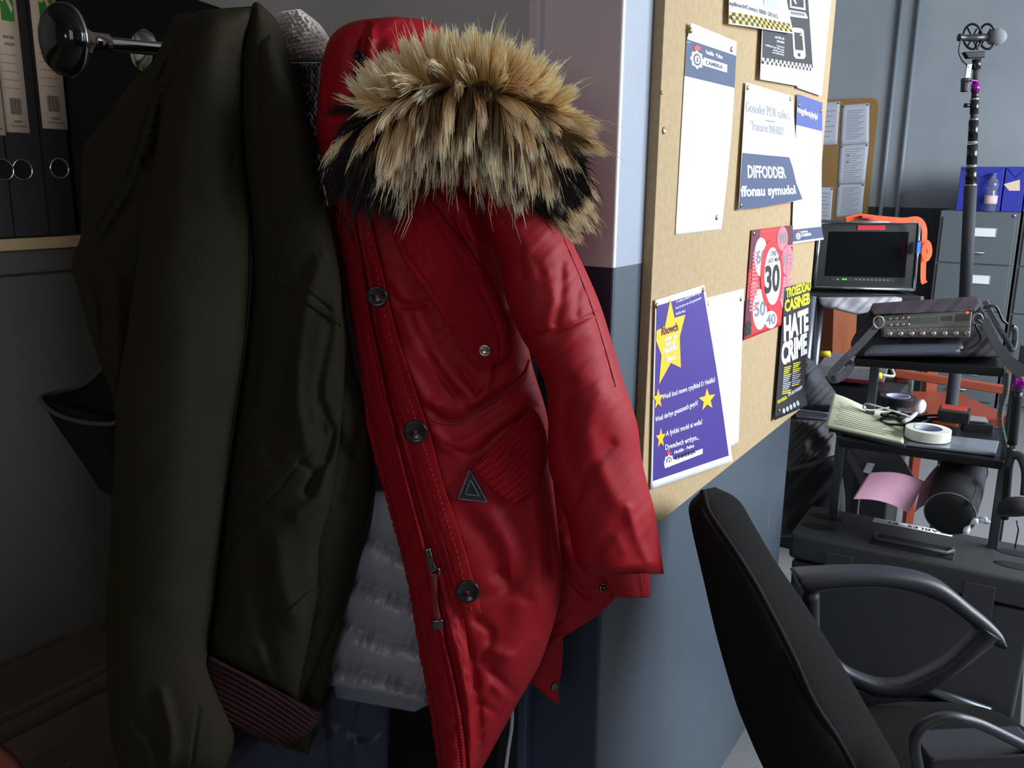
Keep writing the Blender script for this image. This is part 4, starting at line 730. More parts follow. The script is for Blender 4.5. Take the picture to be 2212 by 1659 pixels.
arm('armrest_pad', [(1723, 1250), (1736, 1243), (1829, 1238), (1941, 1240), (2034, 1262), (2109, 1318), (2150, 1352), (2172, 1376), (2178, 1394)], [(1728, 1262), (1745, 1283), (1829, 1276), (1922, 1276), (2020, 1302), (2090, 1348), (2128, 1380), (2152, 1402), (2172, 1408)], [1.30, 1.28, 1.26], (.026, .020))
arm('armrest_loop', [(2170, 1388), (2140, 1412), (2090, 1450), (2016, 1503), (1960, 1516), (1900, 1514), (1863, 1503), (1820, 1480), (1786, 1440)], [(2128, 1362), (2109, 1384), (2053, 1436), (1978, 1476), (1940, 1484), (1904, 1481), (1862, 1466), (1832, 1448), (1806, 1418)], [1.26, 1.28, 1.30], (.018, .016))
ptube('armrest_post', [(1751, 1276), (1751, 1400)], [1.31, 1.31], .014, CP, ch, 8, 14)
Panel('seat', [(1950, 1516), (1870, 1528), (1800, 1560), (1780, 1620), (1790, 1720)], [(2040, 1516), (2125, 1528), (2200, 1562), (2260, 1620), (2300, 1720)], [(1.38, 1.38), (1.2, 1.2), (1.02, 1.02)], .02, CF, ch, back=.08, nu=60, nv=60, endr=.3, power=3)
ptube('near_armrest', [(1994, 1700), (1982, 1650), (1976, 1605), (1988, 1575), (2014, 1556), (2052, 1549), (2110, 1562), (2175, 1592), (2240, 1625)], [.93, .92, .92, .94], .0065, CP, ch, 60, 12)
B().slab([at(2010, 1640, .93), at(2260, 1628, .93), at(2260, 1700, .93), at(2010, 1712, .93)], FW*.06).go('near_arm_pad', CP, ch, bevel=.006)
sc_ = at(2000, 1720, 1.22); sc_[2] = 0
B().tube([sc_+[0, 0, .06], sc_+[0, 0, .40]], .028, 16).go('gas_column', CS, ch, True)
for k in range(5):
    a = 2*math.pi*k/5+.3; e = sc_+np.array([.28*math.cos(a), .28*math.sin(a), .05])
    bl_ = B().tube([sc_+[0, 0, .10], (sc_+[0, 0, .10])*.4+e*.6+[0, 0, .015], e], [.025, .02, .014], 10).go('base_leg', CS, ch, True); B().lathe(e+np.array([-.012, 0, -.02]), (1, 0, 0), [(0, .026), (.024, .026)], 16).go('castor', CS, bl_, True)
# ================================================================ sound trolley
SM = mat('steel_grey', (92, 96, 100), .35, metal=.8); BM = mat('black_metal', (26, 26, 28), .4, metal=.3); BK = mat('black_cloth_gear', (26, 26, 30), .85, bump=.3, bscale=300)
ZM, ZU = .66, .89
mL, mR = onZ(1812, 947, ZM), onZ(2170, 997, ZM); uL, uR = onZ(1845, 772, ZU), onZ(2172, 795, ZU)
tr = root('equipment_trolley', 'dark steel framed sound trolley with shelves, standing behind the office chair', 'trolley', ((mL[0]+mR[0])/2, (mL[1]+mR[1])/2+.2, 0))
dv = np.array([.0, .34, 0])
def shelf(a, b, nm, dep, t=.022):
    B().slab([a, b, b-[0, 0, t], a-[0, 0, t]], dep).go(nm, BM, tr, bevel=.003)
shelf(mL, mR, 'middle_shelf', dv); shelf(uL, uR, 'upper_shelf', dv)
zb_ = .09; lo = [np.array([mL[0], mL[1]+.02, 0]), np.array([mR[0], mR[1]+.02, 0])]
ub = np.array([uL[0], uL[1]+.30, 0])
for i, (p, zt, zl) in enumerate(((lo[0], ZM, .06), (lo[1], ZU, .06), (lo[0]+dv*.9, ZM, .06), (lo[1]+dv*.9, ZU, .06), (ub, ZU-.02, ZM-.02))):
    B().slab([p+[-.011, 0, zl], p+[.011, 0, zl], p+[.011, 0, zt], p+[-.011, 0, zt]], (0, .022, 0)).go('leg', SM, tr, bevel=.002)
cb = onZ(2160, 1500, .05)
# base rails and case
c1, c2, c3, c4 = onZ(1706, 1150, .43), onZ(2212, 1254, .43), onZ(2235, 1195, .43), onZ(1752, 1108, .43)
ex = _n(c2-c1); Lc = .56; c2 = c1+ex*Lc; ey = np.array([-ex[1], ex[0], 0]); Dc = .24
b1 = c1+np.array([0, 0, 0])
B().slab([c1-ey*.02-[0, 0, .36], c2-ey*.02-[0, 0, .36], c2-ey*.02-[0, 0, .40], c1-ey*.02-[0, 0, .40]], ey*(Dc+.16)).go('base_shelf', BM, tr, bevel=.003)
for p in (c1+ex*.02, c2-ex*.02, c1+ex*.02+ey*.36, c2-ex*.02+ey*.36):
    c = p.copy(); c[2] = .0; B().lathe(c+np.array([-.012, 0, .028]), (1, 0, 0), [(0, .020), (.003, .027), (.021, .027), (.024, .020)], 20).go('castor', BM, tr, True)
B().tube([onZ(1830, 1400, .09)-ey*.05, onZ(2140, 1540, .09)], .014, 14).go('base_rail', SM, tr, True)
case = root('equipment_case', 'black plastic equipment case with a CABLES label on its lid', 'case', c1-[0, 0, .36])
KP = mat('case_plastic', (58, 60, 62), .42, bump=.35, bscale=500)
def P3(u, v, z): return c1+ex*Lc*u+ey*Dc*v+np.array([0, 0, z])
B().hexa([P3(.03, .05, -.358), P3(.97, .05, -.358), P3(.985, .02, -.075), P3(.015, .02, -.075), P3(.03, .95, -.358), P3(.97, .95, -.358), P3(.985, .98, -.075), P3(.015, .98, -.075)]).go('body', KP, case, bevel=.010, seg=3)
B().slab([P3(0, 0, 0), P3(1, 0, 0), P3(1, 0, -.07), P3(0, 0, -.07)], ey*Dc).go('lid', KP, case, bevel=.012, seg=3)
lid = case.children[-1]
for u, v in ((.10, .33), (.10, .68), (.90, .33), (.90, .68)):
    B().tube([P3(u-.085+.17*s_, v, .0002) for s_ in np.linspace(0, 1, 12)], [.002+.019*math.sin(math.pi*s_)**.5 for s_ in np.linspace(0, 1, 12)], 16, flat=.10, up=(0, 0, 1)).go('lid_recess', mat('case_dark', (20, 21, 23), .6), lid, True)
for v in (.5,): B().slab([P3(.33, .14, .003), P3(.67, .14, .003), P3(.67, .14, -.01), P3(.33, .14, -.01)], ey*Dc*.32).go('handle_recess', mat('case_dark', (20, 21, 23), .6), lid, bevel=.002)
hb = B(); hb.tube([P3(.345, .42, .004), P3(.34, .30, .010), P3(.36, .18, .012), P3(.64, .18, .012), P3(.66, .30, .010), P3(.655, .42, .004)], .0055, 10); hb.go('handle', KP, case, True)
lq = Quad(P3(.30, .93, .0015), P3(.64, .93, .0015), P3(.64, .80, .0015), P3(.30, .80, .0015), (0, 0, 1))
lt = lq.sheet('tape_label', PW, lid, n=2, th=.001); lt['label'] = 'white tape label reading CABLES'
V, F_, wd, hh = letters('CABLES', .01); mesh('lettering', lq.p(1-(.06+.5*V[:, 0]/wd), 1-(.25+.5*(1-V[:, 1]/hh)), .0006+0*V[:, 0]), F_, PK, lt, False)
V, F_, wd, hh = letters('B1', .01); mesh('lettering', lq.p(1-(.68+.12*V[:, 0]/wd), 1-(.25+.5*(1-V[:, 1]/hh)), .0006+0*V[:, 0]), F_, PK, lt, False)
for u in (.22, .78): B().slab([P3(u-.06, -.012, -.03), P3(u+.06, -.012, -.03), P3(u+.06, -.012, -.11), P3(u-.06, -.012, -.11)], ey*.02).go('latch', KP, case, bevel=.003)
# ---- on the middle shelf
def flatbox(name, px, z, w, d, h, ang, m, tag, bevel=.002, par=None, label=None):
    c = onZ(px[0], px[1], z); a = np.array([math.cos(ang), math.sin(ang), 0]); b = np.array([-a[1], a[0], 0])
    q = [c, c+a*w, c+a*w-[0, 0, h], c-[0, 0, h]]
    return B().slab(q, b*d).go(name, m, par, bevel=bevel, tag=tag, label=label)
pad = Quad(onZ(1800, 858, ZM+.045)+np.array([0, 0, 0.0]), onZ(1950, 890, ZM+.02), onZ(1952, 957, ZM+.012), onZ(1782, 920, ZM+.012), (0, -.1, 1), lambda u, v: .010*(1-v)*np.cos(5*u)+.001)
pad.sheet('notepad', mat('pad_yellow', (238, 242, 206), .8), None, ('pale yellow lined notepad with handwriting at the left of the middle shelf', 'notepad'), th=.006); npd = bpy.data.objects['notepad']
pad.rects('pencil_lines', [(.1+.02*(i % 3), .22+i*.065, .88-.05*(i % 4), .232+i*.065) for i in range(11)], mat('pencil', (120, 120, 100), .8), npd)
B().slab([onZ(1790, 925, ZM+.010), onZ(1955, 962, ZM+.010), onZ(1955, 962, ZM+.010)-[0, 0, .009], onZ(1790, 925, ZM+.010)-[0, 0, .009]], (.0, .12, 0)).go('binder', SM, bevel=.002, tag=('grey clipboard under the yellow notepad', 'clipboard'))
B().slab([onZ(1957, 958, ZM+.008), onZ(2150, 980, ZM+.008), onZ(2150, 980, ZM+.008)-[0, 0, .007], onZ(1957, 958, ZM+.008)-[0, 0, .007]], (.0, .13, 0)).go('laptop', mat('slate_plastic', (120, 128, 134), .25), bevel=.002, tag=('closed slate grey folder at the right of the middle shelf', 'folder'))
def tape(name, px, py, z, R_, r_, h, m, lab, tilt=0):
    c = onZ(px, py, z); prof = [(0, r_), (0, R_), (h, R_), (h, r_)]; b = B(); V = []; S = 40
    for (hh, rr) in prof:
        for k in range(S): a = 2*math.pi*k/S; V.append(c+np.array([rr*math.cos(a), rr*math.sin(a), hh]))
    F_ = [(i*S+k, i*S+(k+1) % S, ((i+1) % 4)*S+(k+1) % S, ((i+1) % 4)*S+k) for i in range(4) for k in range(S)]
    o = b.add(V, F_).go(name, m, None, bevel=.001, tag=(lab, 'tape')); 
    B().add([v for v in [c+np.array([(r_+.0002-(.003 if j > 1 else 0))*math.cos(2*math.pi*k/S), (r_+.0002-(.003 if j > 1 else 0))*math.sin(2*math.pi*k/S), (h*1.01 if j in (1, 2) else .0)]) for j in range(4) for k in range(S)]], [(i*S+k, i*S+(k+1) % S, ((i+1) % 4)*S+(k+1) % S, ((i+1) % 4)*S+k) for i in range(4) for k in range(S)]).go('core', mat('tape_core', (170, 174, 200), .6), o, True, label='pale cardboard core')
    return o
tape('tape_roll', 2003, 946, ZM+.011, .054, .034, .026, mat('tape_cream', (246, 244, 228), .6), 'cream masking tape roll lying on the grey folder')
tape('tape_roll', 1938, 872, ZM+.004, .052, .034, .024, mat('tape_black', (30, 32, 38), .35), 'black gaffer tape roll behind the yellow notepad')
ear = root('earphone', 'white earphone with wire propped between the two tape rolls', 'earphone', at(1990, 880, 2.2))
B().lathe(at(1988, 878, 2.16), _n(RH*.5-FW*.8), [(-.010, .005), (-.004, .016), (.002, .019), (.006, .016), (.008, .008)], 24).go('bud', mat('white_gloss', (232, 232, 228), .3), ear, True)
ptube('stem', [(1982, 888), (1968, 902), (1952, 910)], [2.16, 2.12], .0055, mat('white_gloss', (232, 232, 228), .3), ear, 14, 12)
ptube('wire', [(1952, 908), (1968, 902), (1930, 888), (1890, 876), (1870, 872), (1866, 882), (1885, 886), (1920, 880)], [2.10, 2.12, 2.2], .0022, mat('white_gloss', (232, 232, 228), .3), ear, 60, 8)
flatbox('card_box', (2026, 886), ZM+.060, .075, .07, .03, .02, BK, ('small black box with a red top on the middle shelf', 'box'))
bx = [o for o in bpy.data.objects if o.name.startswith('card_box')][-1]; flatbox('red_top', (2032, 882), ZM+.0612, .062, .058, .0010, .02, mat('red_card', (190, 60, 48), .6), None, .0002, bx)
flatbox('orange_booklet', (2014, 908), ZM+.022, .062, .06, .010, .06, mat('orange_card', (236, 110, 40), .6), ('orange booklet beside the cream tape roll', 'booklet'))
flatbox('grey_booklet', (2090, 906), ZM+.030, .05, .05, .006, .2, mat('grey_card', (150, 150, 148), .7), ('small grey booklet lying behind the grey folder', 'booklet'))
flatbox('battery_pack', (2080, 912), ZM+.022, .075, .05, .028, .15, BK, ('black battery pack behind the grey folder', 'battery pack'), .004)
cab = root('black_cable', 'tangled black cables behind the tape rolls on the middle shelf', 'cable', onZ(1980, 905, ZM))
cr = np.random.RandomState(5)
for k in range(5):
    pts = [onZ(1900+cr.rand()*130, 890+cr.rand()*30, ZM+.006+.03*cr.rand()) for _ in range(6)]; B().tube(spl(pts, 50), .0035, 8).go('strand', BM, cab, True)
# ---- recorder in its bag on the upper shelf
rb = root('recorder_bag', 'black padded bag with a shoulder strap holding a silver sound recorder', 'bag', onZ(2000, 760, ZU))
BG = mat('bag_cloth', (34, 30, 36), .9, bump=.4, bscale=400, var=.1)
Panel('lid_flap', [(1886, 655), (1880, 668), (1888, 680)], [(2112, 640), (2118, 655), (2108, 672)], [(2.12, 2.10), (2.02, 2.0)], .02, mat('bag_plum', (58, 44, 54), .85, bump=.3, bscale=300), rb, back=.06, nu=60, nv=30, endr=.3, wr=.006, wrs=(50, 30), power=4)
Panel('bag_body', [(1880, 668), (1862, 690), (1850, 716), (1838, 742), (1845, 770)], [(2112, 650), (2130, 680), (2140, 715), (2150, 745), (2160, 772)], [(2.08, 2.06), (2.06, 2.04)], .012, BG, rb, back=.16, nu=60, nv=50, endr=.1, wr=.008, wrs=(40, 30), power=5)
Panel('front_pocket', [(1885, 745), (1870, 758), (1866, 768)], [(2076, 740), (2082, 752), (2072, 766)], [(2.02, 2.0), (2.0, 1.98)], .02, mat('pocket_clear', (70, 74, 86), .3), rb, back=.02, nu=50, nv=20, endr=.3, power=4)
f4 = [at(1906, 681, 2.03), at(2101, 667, 1.995), at(2096, 730, 1.985), at(1912, 729, 2.02)]
rec = root('sound_recorder', 'silver multitrack recorder with knobs and a red light, inside the black bag', 'recorder', f4[3])
fn = _n(np.cross(f4[1]-f4[0], f4[3]-f4[0])); fn = fn if fn.dot(FW) < 0 else -fn
B().slab(f4, -fn*.05).go('body', mat('recorder_silver', (128, 126, 120), .4, metal=.5), rec, bevel=.003)
rq = Quad(*[p+fn*.0004 for p in f4], fn)
rq.rects('display', [(.30, .22, .62, .42)], mat('lcd', (92, 100, 92), .2), rec, .0008); rq.rects('display_meter', [(.66, .2, .78, .36), (.82, .16, .97, .40)], mat('meter_dark', (72, 72, 72), .4), rec, .0008)
rq.rects('groove', [(0, .60, 1, .615)], mat('groove_dark', (50, 50, 50), .5), rec, .0008)
def knob(u, v, r, h, m, nm):
    p = rq.p(np.array([u]), np.array([v]), np.array([0.]))[0]; B().lathe(p, fn, [(0, r), (h*.8, r*.9), (h, r*.7), (h, .0004)], 16).go(nm, m, rec, True)
sk = mat('knob_silver', (168, 166, 160), .3, metal=.7)
for u in (.08, .15, .22, .28):
    for v in (.17, .45): knob(u, v, .0042, .004, sk, 'push_button')
for i in range(8): knob(.05+i*.128, .84, .0065, .011, sk, 'level_knob')
for i in range(16): knob(.04+i*.062, .66, .0011, .001, mat('led_dull', (190, 190, 180), .4), 'indicator')
knob(.945, .12, .0030, .002, mat('led_red', (255, 40, 30), .4, emit=(255, 40, 30), es=6), 'record_light')
def strap(name, pts, d, w, m, par=None, tag=None, n=60, thick=.002, twist=0):
    Q = spl(pts, n); D = np.interp(np.linspace(0, 1, n), np.linspace(0, 1, len(d)), d); C = atN(Q, D); T = np.gradient(C, axis=0); T /= np.linalg.norm(T, axis=1)[:, None]; V = []
    for i in range(n):
        s = _n(np.cross(T[i], FW)); tw = twist*i/n; s = s*math.cos(tw)+FW*math.sin(tw); t_ = _n(np.cross(T[i], s)); ww = w if np.ndim(w) == 0 else np.interp(i/n, np.linspace(0, 1, len(w)), w)
        V += [C[i]+s*ww/2+t_*thick/2, C[i]-s*ww/2+t_*thick/2, C[i]-s*ww/2-t_*thick/2, C[i]+s*ww/2-t_*thick/2]
    F_ = [(4*i+k, 4*i+(k+1) % 4, 4*i+4+(k+1) % 4, 4*i+4+k) for i in range(n-1) for k in range(4)]+[(0, 1, 2, 3), (4*n-4, 4*n-3, 4*n-2, 4*n-1)]
    return B().add(V, F_).go(name, m, par, False, tag=tag)
WB = mat('strap_black', (40, 40, 46), .7, bump=.3, bscale=500)
strap('carry_strap', [(1905, 690), (1880, 720), (1850, 752), (1822, 780), (1798, 806), (1800, 820), (1820, 812), (1838, 790), (1826, 782)], [1.98, 1.96, 1.95, 1.97], .018, WB, rb)
strap('carry_strap', [(2125, 690), (2140, 720), (2160, 756), (2190, 790), (2230, 820)], [1.96, 1.94, 1.92], [.02, .02, .035], WB, rb)
for cx, cy in ((1898, 696), (2112, 690)):
    ring = [(cx+11*math.cos(a), cy+13*math.sin(a)) for a in np.linspace(0, 2*math.pi, 24)]; B().tube(atN(np.array(ring), np.full(24, 1.97)), .0018, 8, cap=False).go('ring', mat('ring_grey', (150, 160, 160), .3, metal=.7), rb, True)
# coiled lead and plugs to the right of the bag
def coil(name, pts, d, R_, r_, turns, tag, m):
    n = turns*10; Q = spl(pts, n); C = atN(Q, np.interp(np.linspace(0, 1, n), np.linspace(0, 1, len(d)), d)); T = np.gradient(C, axis=0); T /= np.linalg.norm(T, axis=1)[:, None]; P = []
    for i in range(n):
        a = _n(np.cross(T[i], FW)); b = np.cross(T[i], a); th = 2*math.pi*i/10; P.append(C[i]+R_*(math.cos(th)*a+math.sin(th)*b))
    return B().tube(P, r_, 6).go(name, m, None, True, tag=tag)
CB = mat('coil_grey', (70, 76, 76), .35)
coil('coiled_lead', [(2128, 650), (2142, 680), (2160, 712), (2178, 740), (2186, 755), (2192, 740), (2192, 712), (2186, 706)], [1.98, 1.96, 1.96], .0055, .0016, 60, ('dark coiled lead looping beside the recorder bag', 'cable'), CB)
coil('coiled_lead', [(2176, 805), (2172, 850), (2160, 900), (2168, 950), (2180, 990), (2178, 1040)], [1.99, 1.97, 1.98], .0055, .0016, 60, ('dark coiled lead hanging down the right trolley post', 'cable'), CB)
for pts in ([(2110, 690), (2130, 705), (2150, 730), (2160, 760)], [(2106, 700), (2118, 730), (2100, 750), (2075, 756)], [(2125, 665), (2150, 662), (2165, 690), (2176, 700)]):
    ptube('bag_cable', pts, [1.96, 1.96], .003, BM, rb, 40, 8)
# ---- second boom pole end at the right edge, headphones
bp2 = root('boom_pole', 'black boom pole with a purple collar at the right edge beside the trolley', 'boom pole', at(2196, 1000, 1.93))
ptube('tube_lower', [(2186, 960), (2192, 900), (2198, 845)], [1.93, 1.93], .0105, BM, bp2, 10, 16); ptube('collar_grip', [(2198, 845), (2202, 812)], [1.93, 1.93], .0115, mat('grip_grey', (60, 62, 64), .5), bp2, 4, 16)
ptube('purple_collar', [(2200, 836), (2204, 816)], [1.925, 1.925], .0135, mat('anodised_purple', (170, 40, 170), .25, metal=.8), bp2, 4, 20, label='purple anodised collar')
ptube('tube_foot', [(2184, 970), (2178, 1020), (2170, 1120)], [1.935, 1.96], .009, BM, bp2, 10, 12)
hp = root('headphones', 'black headphones hanging from the right post of the trolley', 'headphones', at(2200, 1100, 1.9))
ptube('headband', [(2176, 1010), (2186, 985), (2205, 988), (2216, 1020), (2214, 1070)], [1.91, 1.90, 1.88], .010, BK, hp, 40, 12, flat=.5)
B().lathe(at(2196, 1104, 1.88), _n(-FW*.5-np.array([0, 0, .9])), [(-.03, .018), (-.02, .034), (0, .040), (.008, .036), (.010, .022), (.008, .010)], 32).go('ear_cup', BK, hp, True)
B().tube([at(2196, 1125, 1.87), at(2200, 1145, 1.87), at(2192, 1185, 1.87)], .0016, 6).go('lead', BM, hp, True)
# ---- below the middle shelf: pouch, pink paper, charger
pchr = root('lens_pouch', 'black cylindrical padded pouch with grey piping lying on the case', 'pouch', at(2060, 1120, 2.0))
pa, pb = at(2083, 1010, 2.20), at(2052, 1110, 2.00); pax = _n(pb-pa); ln_ = float(np.linalg.norm(pb-pa))
B().lathe(pa, pax, [(-.012, .02), (-.004, .046), (0, .054), (ln_*.5, .058), (ln_, .056), (ln_+.010, .048), (ln_+.013, .02), (ln_+.013, .001)], 40).go('body', BK, pchr, True)
for hh, rr in ((ln_, .0565), (0.01, .056)):
    a = _n(np.cross(pax, [0, 0, 1])); b = np.cross(pax, a); B().tube([pa+pax*hh+rr*(math.cos(t)*a+math.sin(t)*b) for t in np.linspace(0, 2*math.pi, 40)], .0018, 8, cap=False).go('piping', mat('piping_grey', (120, 126, 128), .6), pchr, True, label='grey piping')
strap('side_strap', [(2102, 1036), (2112, 1052), (2108, 1072), (2100, 1090)], [1.99, 1.96], .012, WB, pchr, n=20)
pk = Quad(at(1878, 1028, 2.14), at(1998, 1052, 2.14), at(1962, 1112, 2.05), at(1842, 1078, 2.05), (0, -.5, .8), lambda u, v: .022*np.sin(3.1*np.clip(u*.9, 0, 1))+.012*(1-v))
pk.sheet('pink_paper', mat('pink_paper', (216, 160, 184), .8), None, ('pink sheet of paper lying curled on the black case', 'paper'))
pk2 = Quad(at(1990, 1048, 2.16), at(2040, 990, 2.26), at(2000, 1090, 2.12), at(1975, 1108, 2.08), (-.3, -.8, .3), lambda u, v: .006*np.sin(3*u))
pk2.sheet('pink_paper', mat('pink_paper', (216, 160, 184), .8), None, ('narrow pink sheet sticking up beside the black pouch', 'paper'))
cg = root('charger', 'dark grey battery charger with a pale label under the middle shelf', 'charger', at(1930, 1040, 2.3))
B().slab([at(1868, 1030, 2.36), at(1985, 1040, 2.28), at(1985, 1075, 2.26), at(1860, 1062, 2.34)], FW*.14+np.array([0, 0, .05])).go('body', mat('charger_grey', (74, 76, 78), .5), cg, bevel=.008)
B().slab([at(1890, 1000, 2.40), at(1950, 1006, 2.38), at(1950, 1030, 2.34), at(1880, 1028, 2.36)], FW*.08).go('handle', BM, cg, bevel=.006)
B().slab([at(1874, 1000, 2.37), at(1890, 1002, 2.37), at(1880, 1024, 2.35), at(1864, 1020, 2.35)], FW*.003).go('sticker', PLG, cg, label='pale sticker')
pcb = mat('clear_bag', (220, 230, 235), .3); B().tube(spl([at(2085, 1148, 1.98), at(2100, 1128, 1.97), at(2118, 1122, 1.97), at(2132, 1128, 1.97)], 20), [.012+.008*math.sin(i) for i in range(20)], 8, flat=.4).go('wrapper', pcb, None, True, tag=('crumpled clear wrapper beside the black pouch', 'wrapper'))
# ================================================================ monitor on a second trolley, further back
DM = 3.8
m4 = [at(1772, 480, DM), at(1986, 480, DM-.02), at(1974, 626, DM-.02), at(1758, 620, DM)]
mo = root('monitor', 'black production monitor in a silver edged flight frame with red tape', 'monitor', m4[3])
mn = _n(np.cross(m4[1]-m4[0], m4[3]-m4[0])); mn = mn if mn.dot(FW) < 0 else -mn
B().slab(m4, -mn*.22).go('housing', mat('monitor_black', (10, 10, 12), .4), mo, bevel=.006)
mq = Quad(*m4, mn)
mq.rects('screen', [(.10, .14, .90, .82)], mat('screen_glass', (14, 16, 20), .12), mo, .003); mq.rects('control_strip', [(.16, .84, .80, .89)], mat('strip_dark', (34, 36, 36), .4), mo, .002)
mq.rects('green_lights', [(.275, .855, .29, .875), (.30, .855, .315, .875), (.225, .862, .233, .878)], mat('led_green', (60, 220, 40), .4, emit=(60, 220, 40), es=3), mo, .004)
mq.rects('red_tape', [(.38, .045, .66, .115)], mat('red_tape', (214, 34, 48), .5), mo, .004); mq.rects('buttons', [(.40+i*.04, .857, .42+i*.04, .872) for i in range(9)], PG, mo, .004)
fr = B()
for a, b in ((0, 1), (1, 2), (2, 3), (3, 0)): fr.tube([m4[a]+mn*.004, m4[b]+mn*.004], .0065, 10)
fr.go('frame_edge', mat('bright_aluminium', (190, 194, 198), .25, metal=.9), mo, True, label='silver metal edging')
mt_ = root('monitor_stand', 'black shelf on grey tubular legs carrying the monitor', 'stand', at(1870, 700, 3.8))
s4 = [at(1742, 632, 3.74), at(1990, 640, 3.70), at(1990, 656, 3.70), at(1742, 648, 3.74)]
B().slab(s4, FW*.45).go('shelf', BM, mt_, bevel=.004)
for (px, d) in ((1757, 3.70), (1776, 4.0), (1975, 3.75), (1990, 4.05)):
    t = at(px-2, 640, d); b = t.copy(); b[2] = .02; B().tube([t, b], .016, 14).go('leg', mat('tube_grey', (130, 138, 150), .3, metal=.6), mt_, True)
ORS = mat('strap_orange', (250, 92, 40), .6)
orr = root('orange_strap', 'bright orange ratchet strap looped over the monitor frame', 'strap', at(1900, 474, 3.75))
strap('webbing', [(1828, 474), (1860, 468), (1900, 472), (1950, 476), (1982, 474), (1996, 492), (1996, 530), (1994, 600), (1998, 612)], [3.72, 3.7, 3.69, 3.68], .022, ORS, orr)
strap('strap_tail', [(1996, 520), (2006, 528), (2008, 548), (2000, 560), (1996, 540), (2004, 524)], [3.67, 3.66], .020, ORS, orr, n=40)
B().slab([at(1862, 466, 3.68), at(1886, 468, 3.68), at(1886, 474, 3.68), at(1862, 472, 3.68)], FW*.03).go('buckle', mat('red_buckle', (190, 30, 40), .4), orr, bevel=.002, label='red buckle')
B().slab([at(1982, 524, 3.74), at(1990, 520, 3.74), at(1988, 548, 3.74), at(1980, 546, 3.74)], FW*.02).go('blue_tape', mat('blue_tape', (40, 110, 190), .6), mo, label='blue tape')
gbag = Panel('grey_sheet', [(1768, 642), (1775, 660), (1800, 668), (1850, 680)], [(1960, 640), (1950, 652), (1920, 668), (1870, 676)], [3.72, 3.70], .03, mat('sheet_grey', (150, 150, 154), .5), nu=40, nv=20, wr=.01, wrs=(30, 20)); tagit(bpy.data.objects['grey_sheet'], 'pale grey plastic sheeting slumped under the monitor shelf', 'sheeting')
# grey flight box with yellow plugs below
gb = [at(1768, 788, 3.0), at(1918, 800, 2.9), at(1908, 826, 2.88), at(1756, 812, 2.98)]
g_ = root('flight_box', 'flat grey equipment box with a red stripe and yellow plugs, below the monitor', 'box', gb[3])
B().slab([gb[0]+[0, 0, 0], gb[1], gb[2], gb[3]], np.array([-.03, .26, .0])).go('body', mat('box_grey', (112, 112, 116), .5, bump=.4, bscale=200), g_, bevel=.004)
B().slab([gb[3], gb[2], gb[2]-[0, 0, .01], gb[3]-[0, 0, .01]], np.array([-.02, .2, 0])).go('red_stripe', mat('stripe_red', (120, 20, 34), .5), g_, label='dark red stripe')
YP = mat('plug_yellow', (236, 206, 30), .5)
for (px, py, d) in ((1782, 765, 3.0), (1893, 812, 2.84)):
    B().tube([at(px-8, py-1, d), at(px+8, py, d), at(px+9, py+6, d)], [.010, .012, .006], 10).go('plug', YP, g_, True, label='yellow plug')
ptube('lead', [(1905, 810), (1930, 812), (1925, 796), (1912, 790), (1915, 776)], [2.84, 2.9], .005, mat('lead_grey', (170, 170, 160), .5), g_, 40, 8)
supp = B(); c0 = at(1840, 826, 2.95); supp.box((c0[0]-.20, c0[1]-.02, 0), (c0[0]+.16, c0[1]+.24, c0[2]-.012)); supp.go('storage_crate', mat('crate_black', (26, 26, 30), .7), bevel=.01, tag=('black crate beneath the flat grey equipment box', 'crate'))
cm = Panel('camera_bag', [(1722, 760), (1716, 830), (1712, 850), (1722, 880)], [(1760, 780), (1772, 800), (1800, 840), (1830, 880)], [2.75, 2.7], .05, mat('bag_charcoal', (44, 46, 52), .7, bump=.3, bscale=100), nu=40, nv=40, wr=.01, wrs=(30, 30), back=.12); tagit(bpy.data.objects['camera_bag'], 'charcoal padded bag leaning behind the right edge of the notice board', 'bag')
wh = Panel('grey_tray', [(1712, 882), (1718, 893), (1722, 902)], [(1792, 892), (1800, 902), (1785, 908)], [(2.6, 2.5)], .03, mat('tray_lilac', (186, 190, 210), .3), nu=40, nv=20, power=2); tagit(bpy.data.objects['grey_tray'], 'pale curved grey plastic cover left of the yellow notepad', 'cover')
bagc = root('rucksack', 'crumpled dark grey rucksack on the floor behind the partition', 'rucksack', at(1745, 1120, 2.7))
Panel('top', [(1708, 905), (1704, 950), (1700, 1000), (1696, 1040)], [(1796, 910), (1808, 950), (1806, 990), (1780, 1020)], [(2.75, 2.65)], .06, mat('sack_grey', (92, 90, 90), .8, var=.2), bagc, nu=60, nv=60, wr=.025, wrs=(28, 30), back=.15)
Panel('body', [(1690, 1015), (1688, 1100), (1684, 1160)], [(1812, 980), (1826, 1080), (1820, 1160)], [(2.65, 2.55)], .07, mat('sack_black', (34, 36, 40), .6), bagc, nu=50, nv=60, wr=.018, wrs=(50, 60), back=.12)
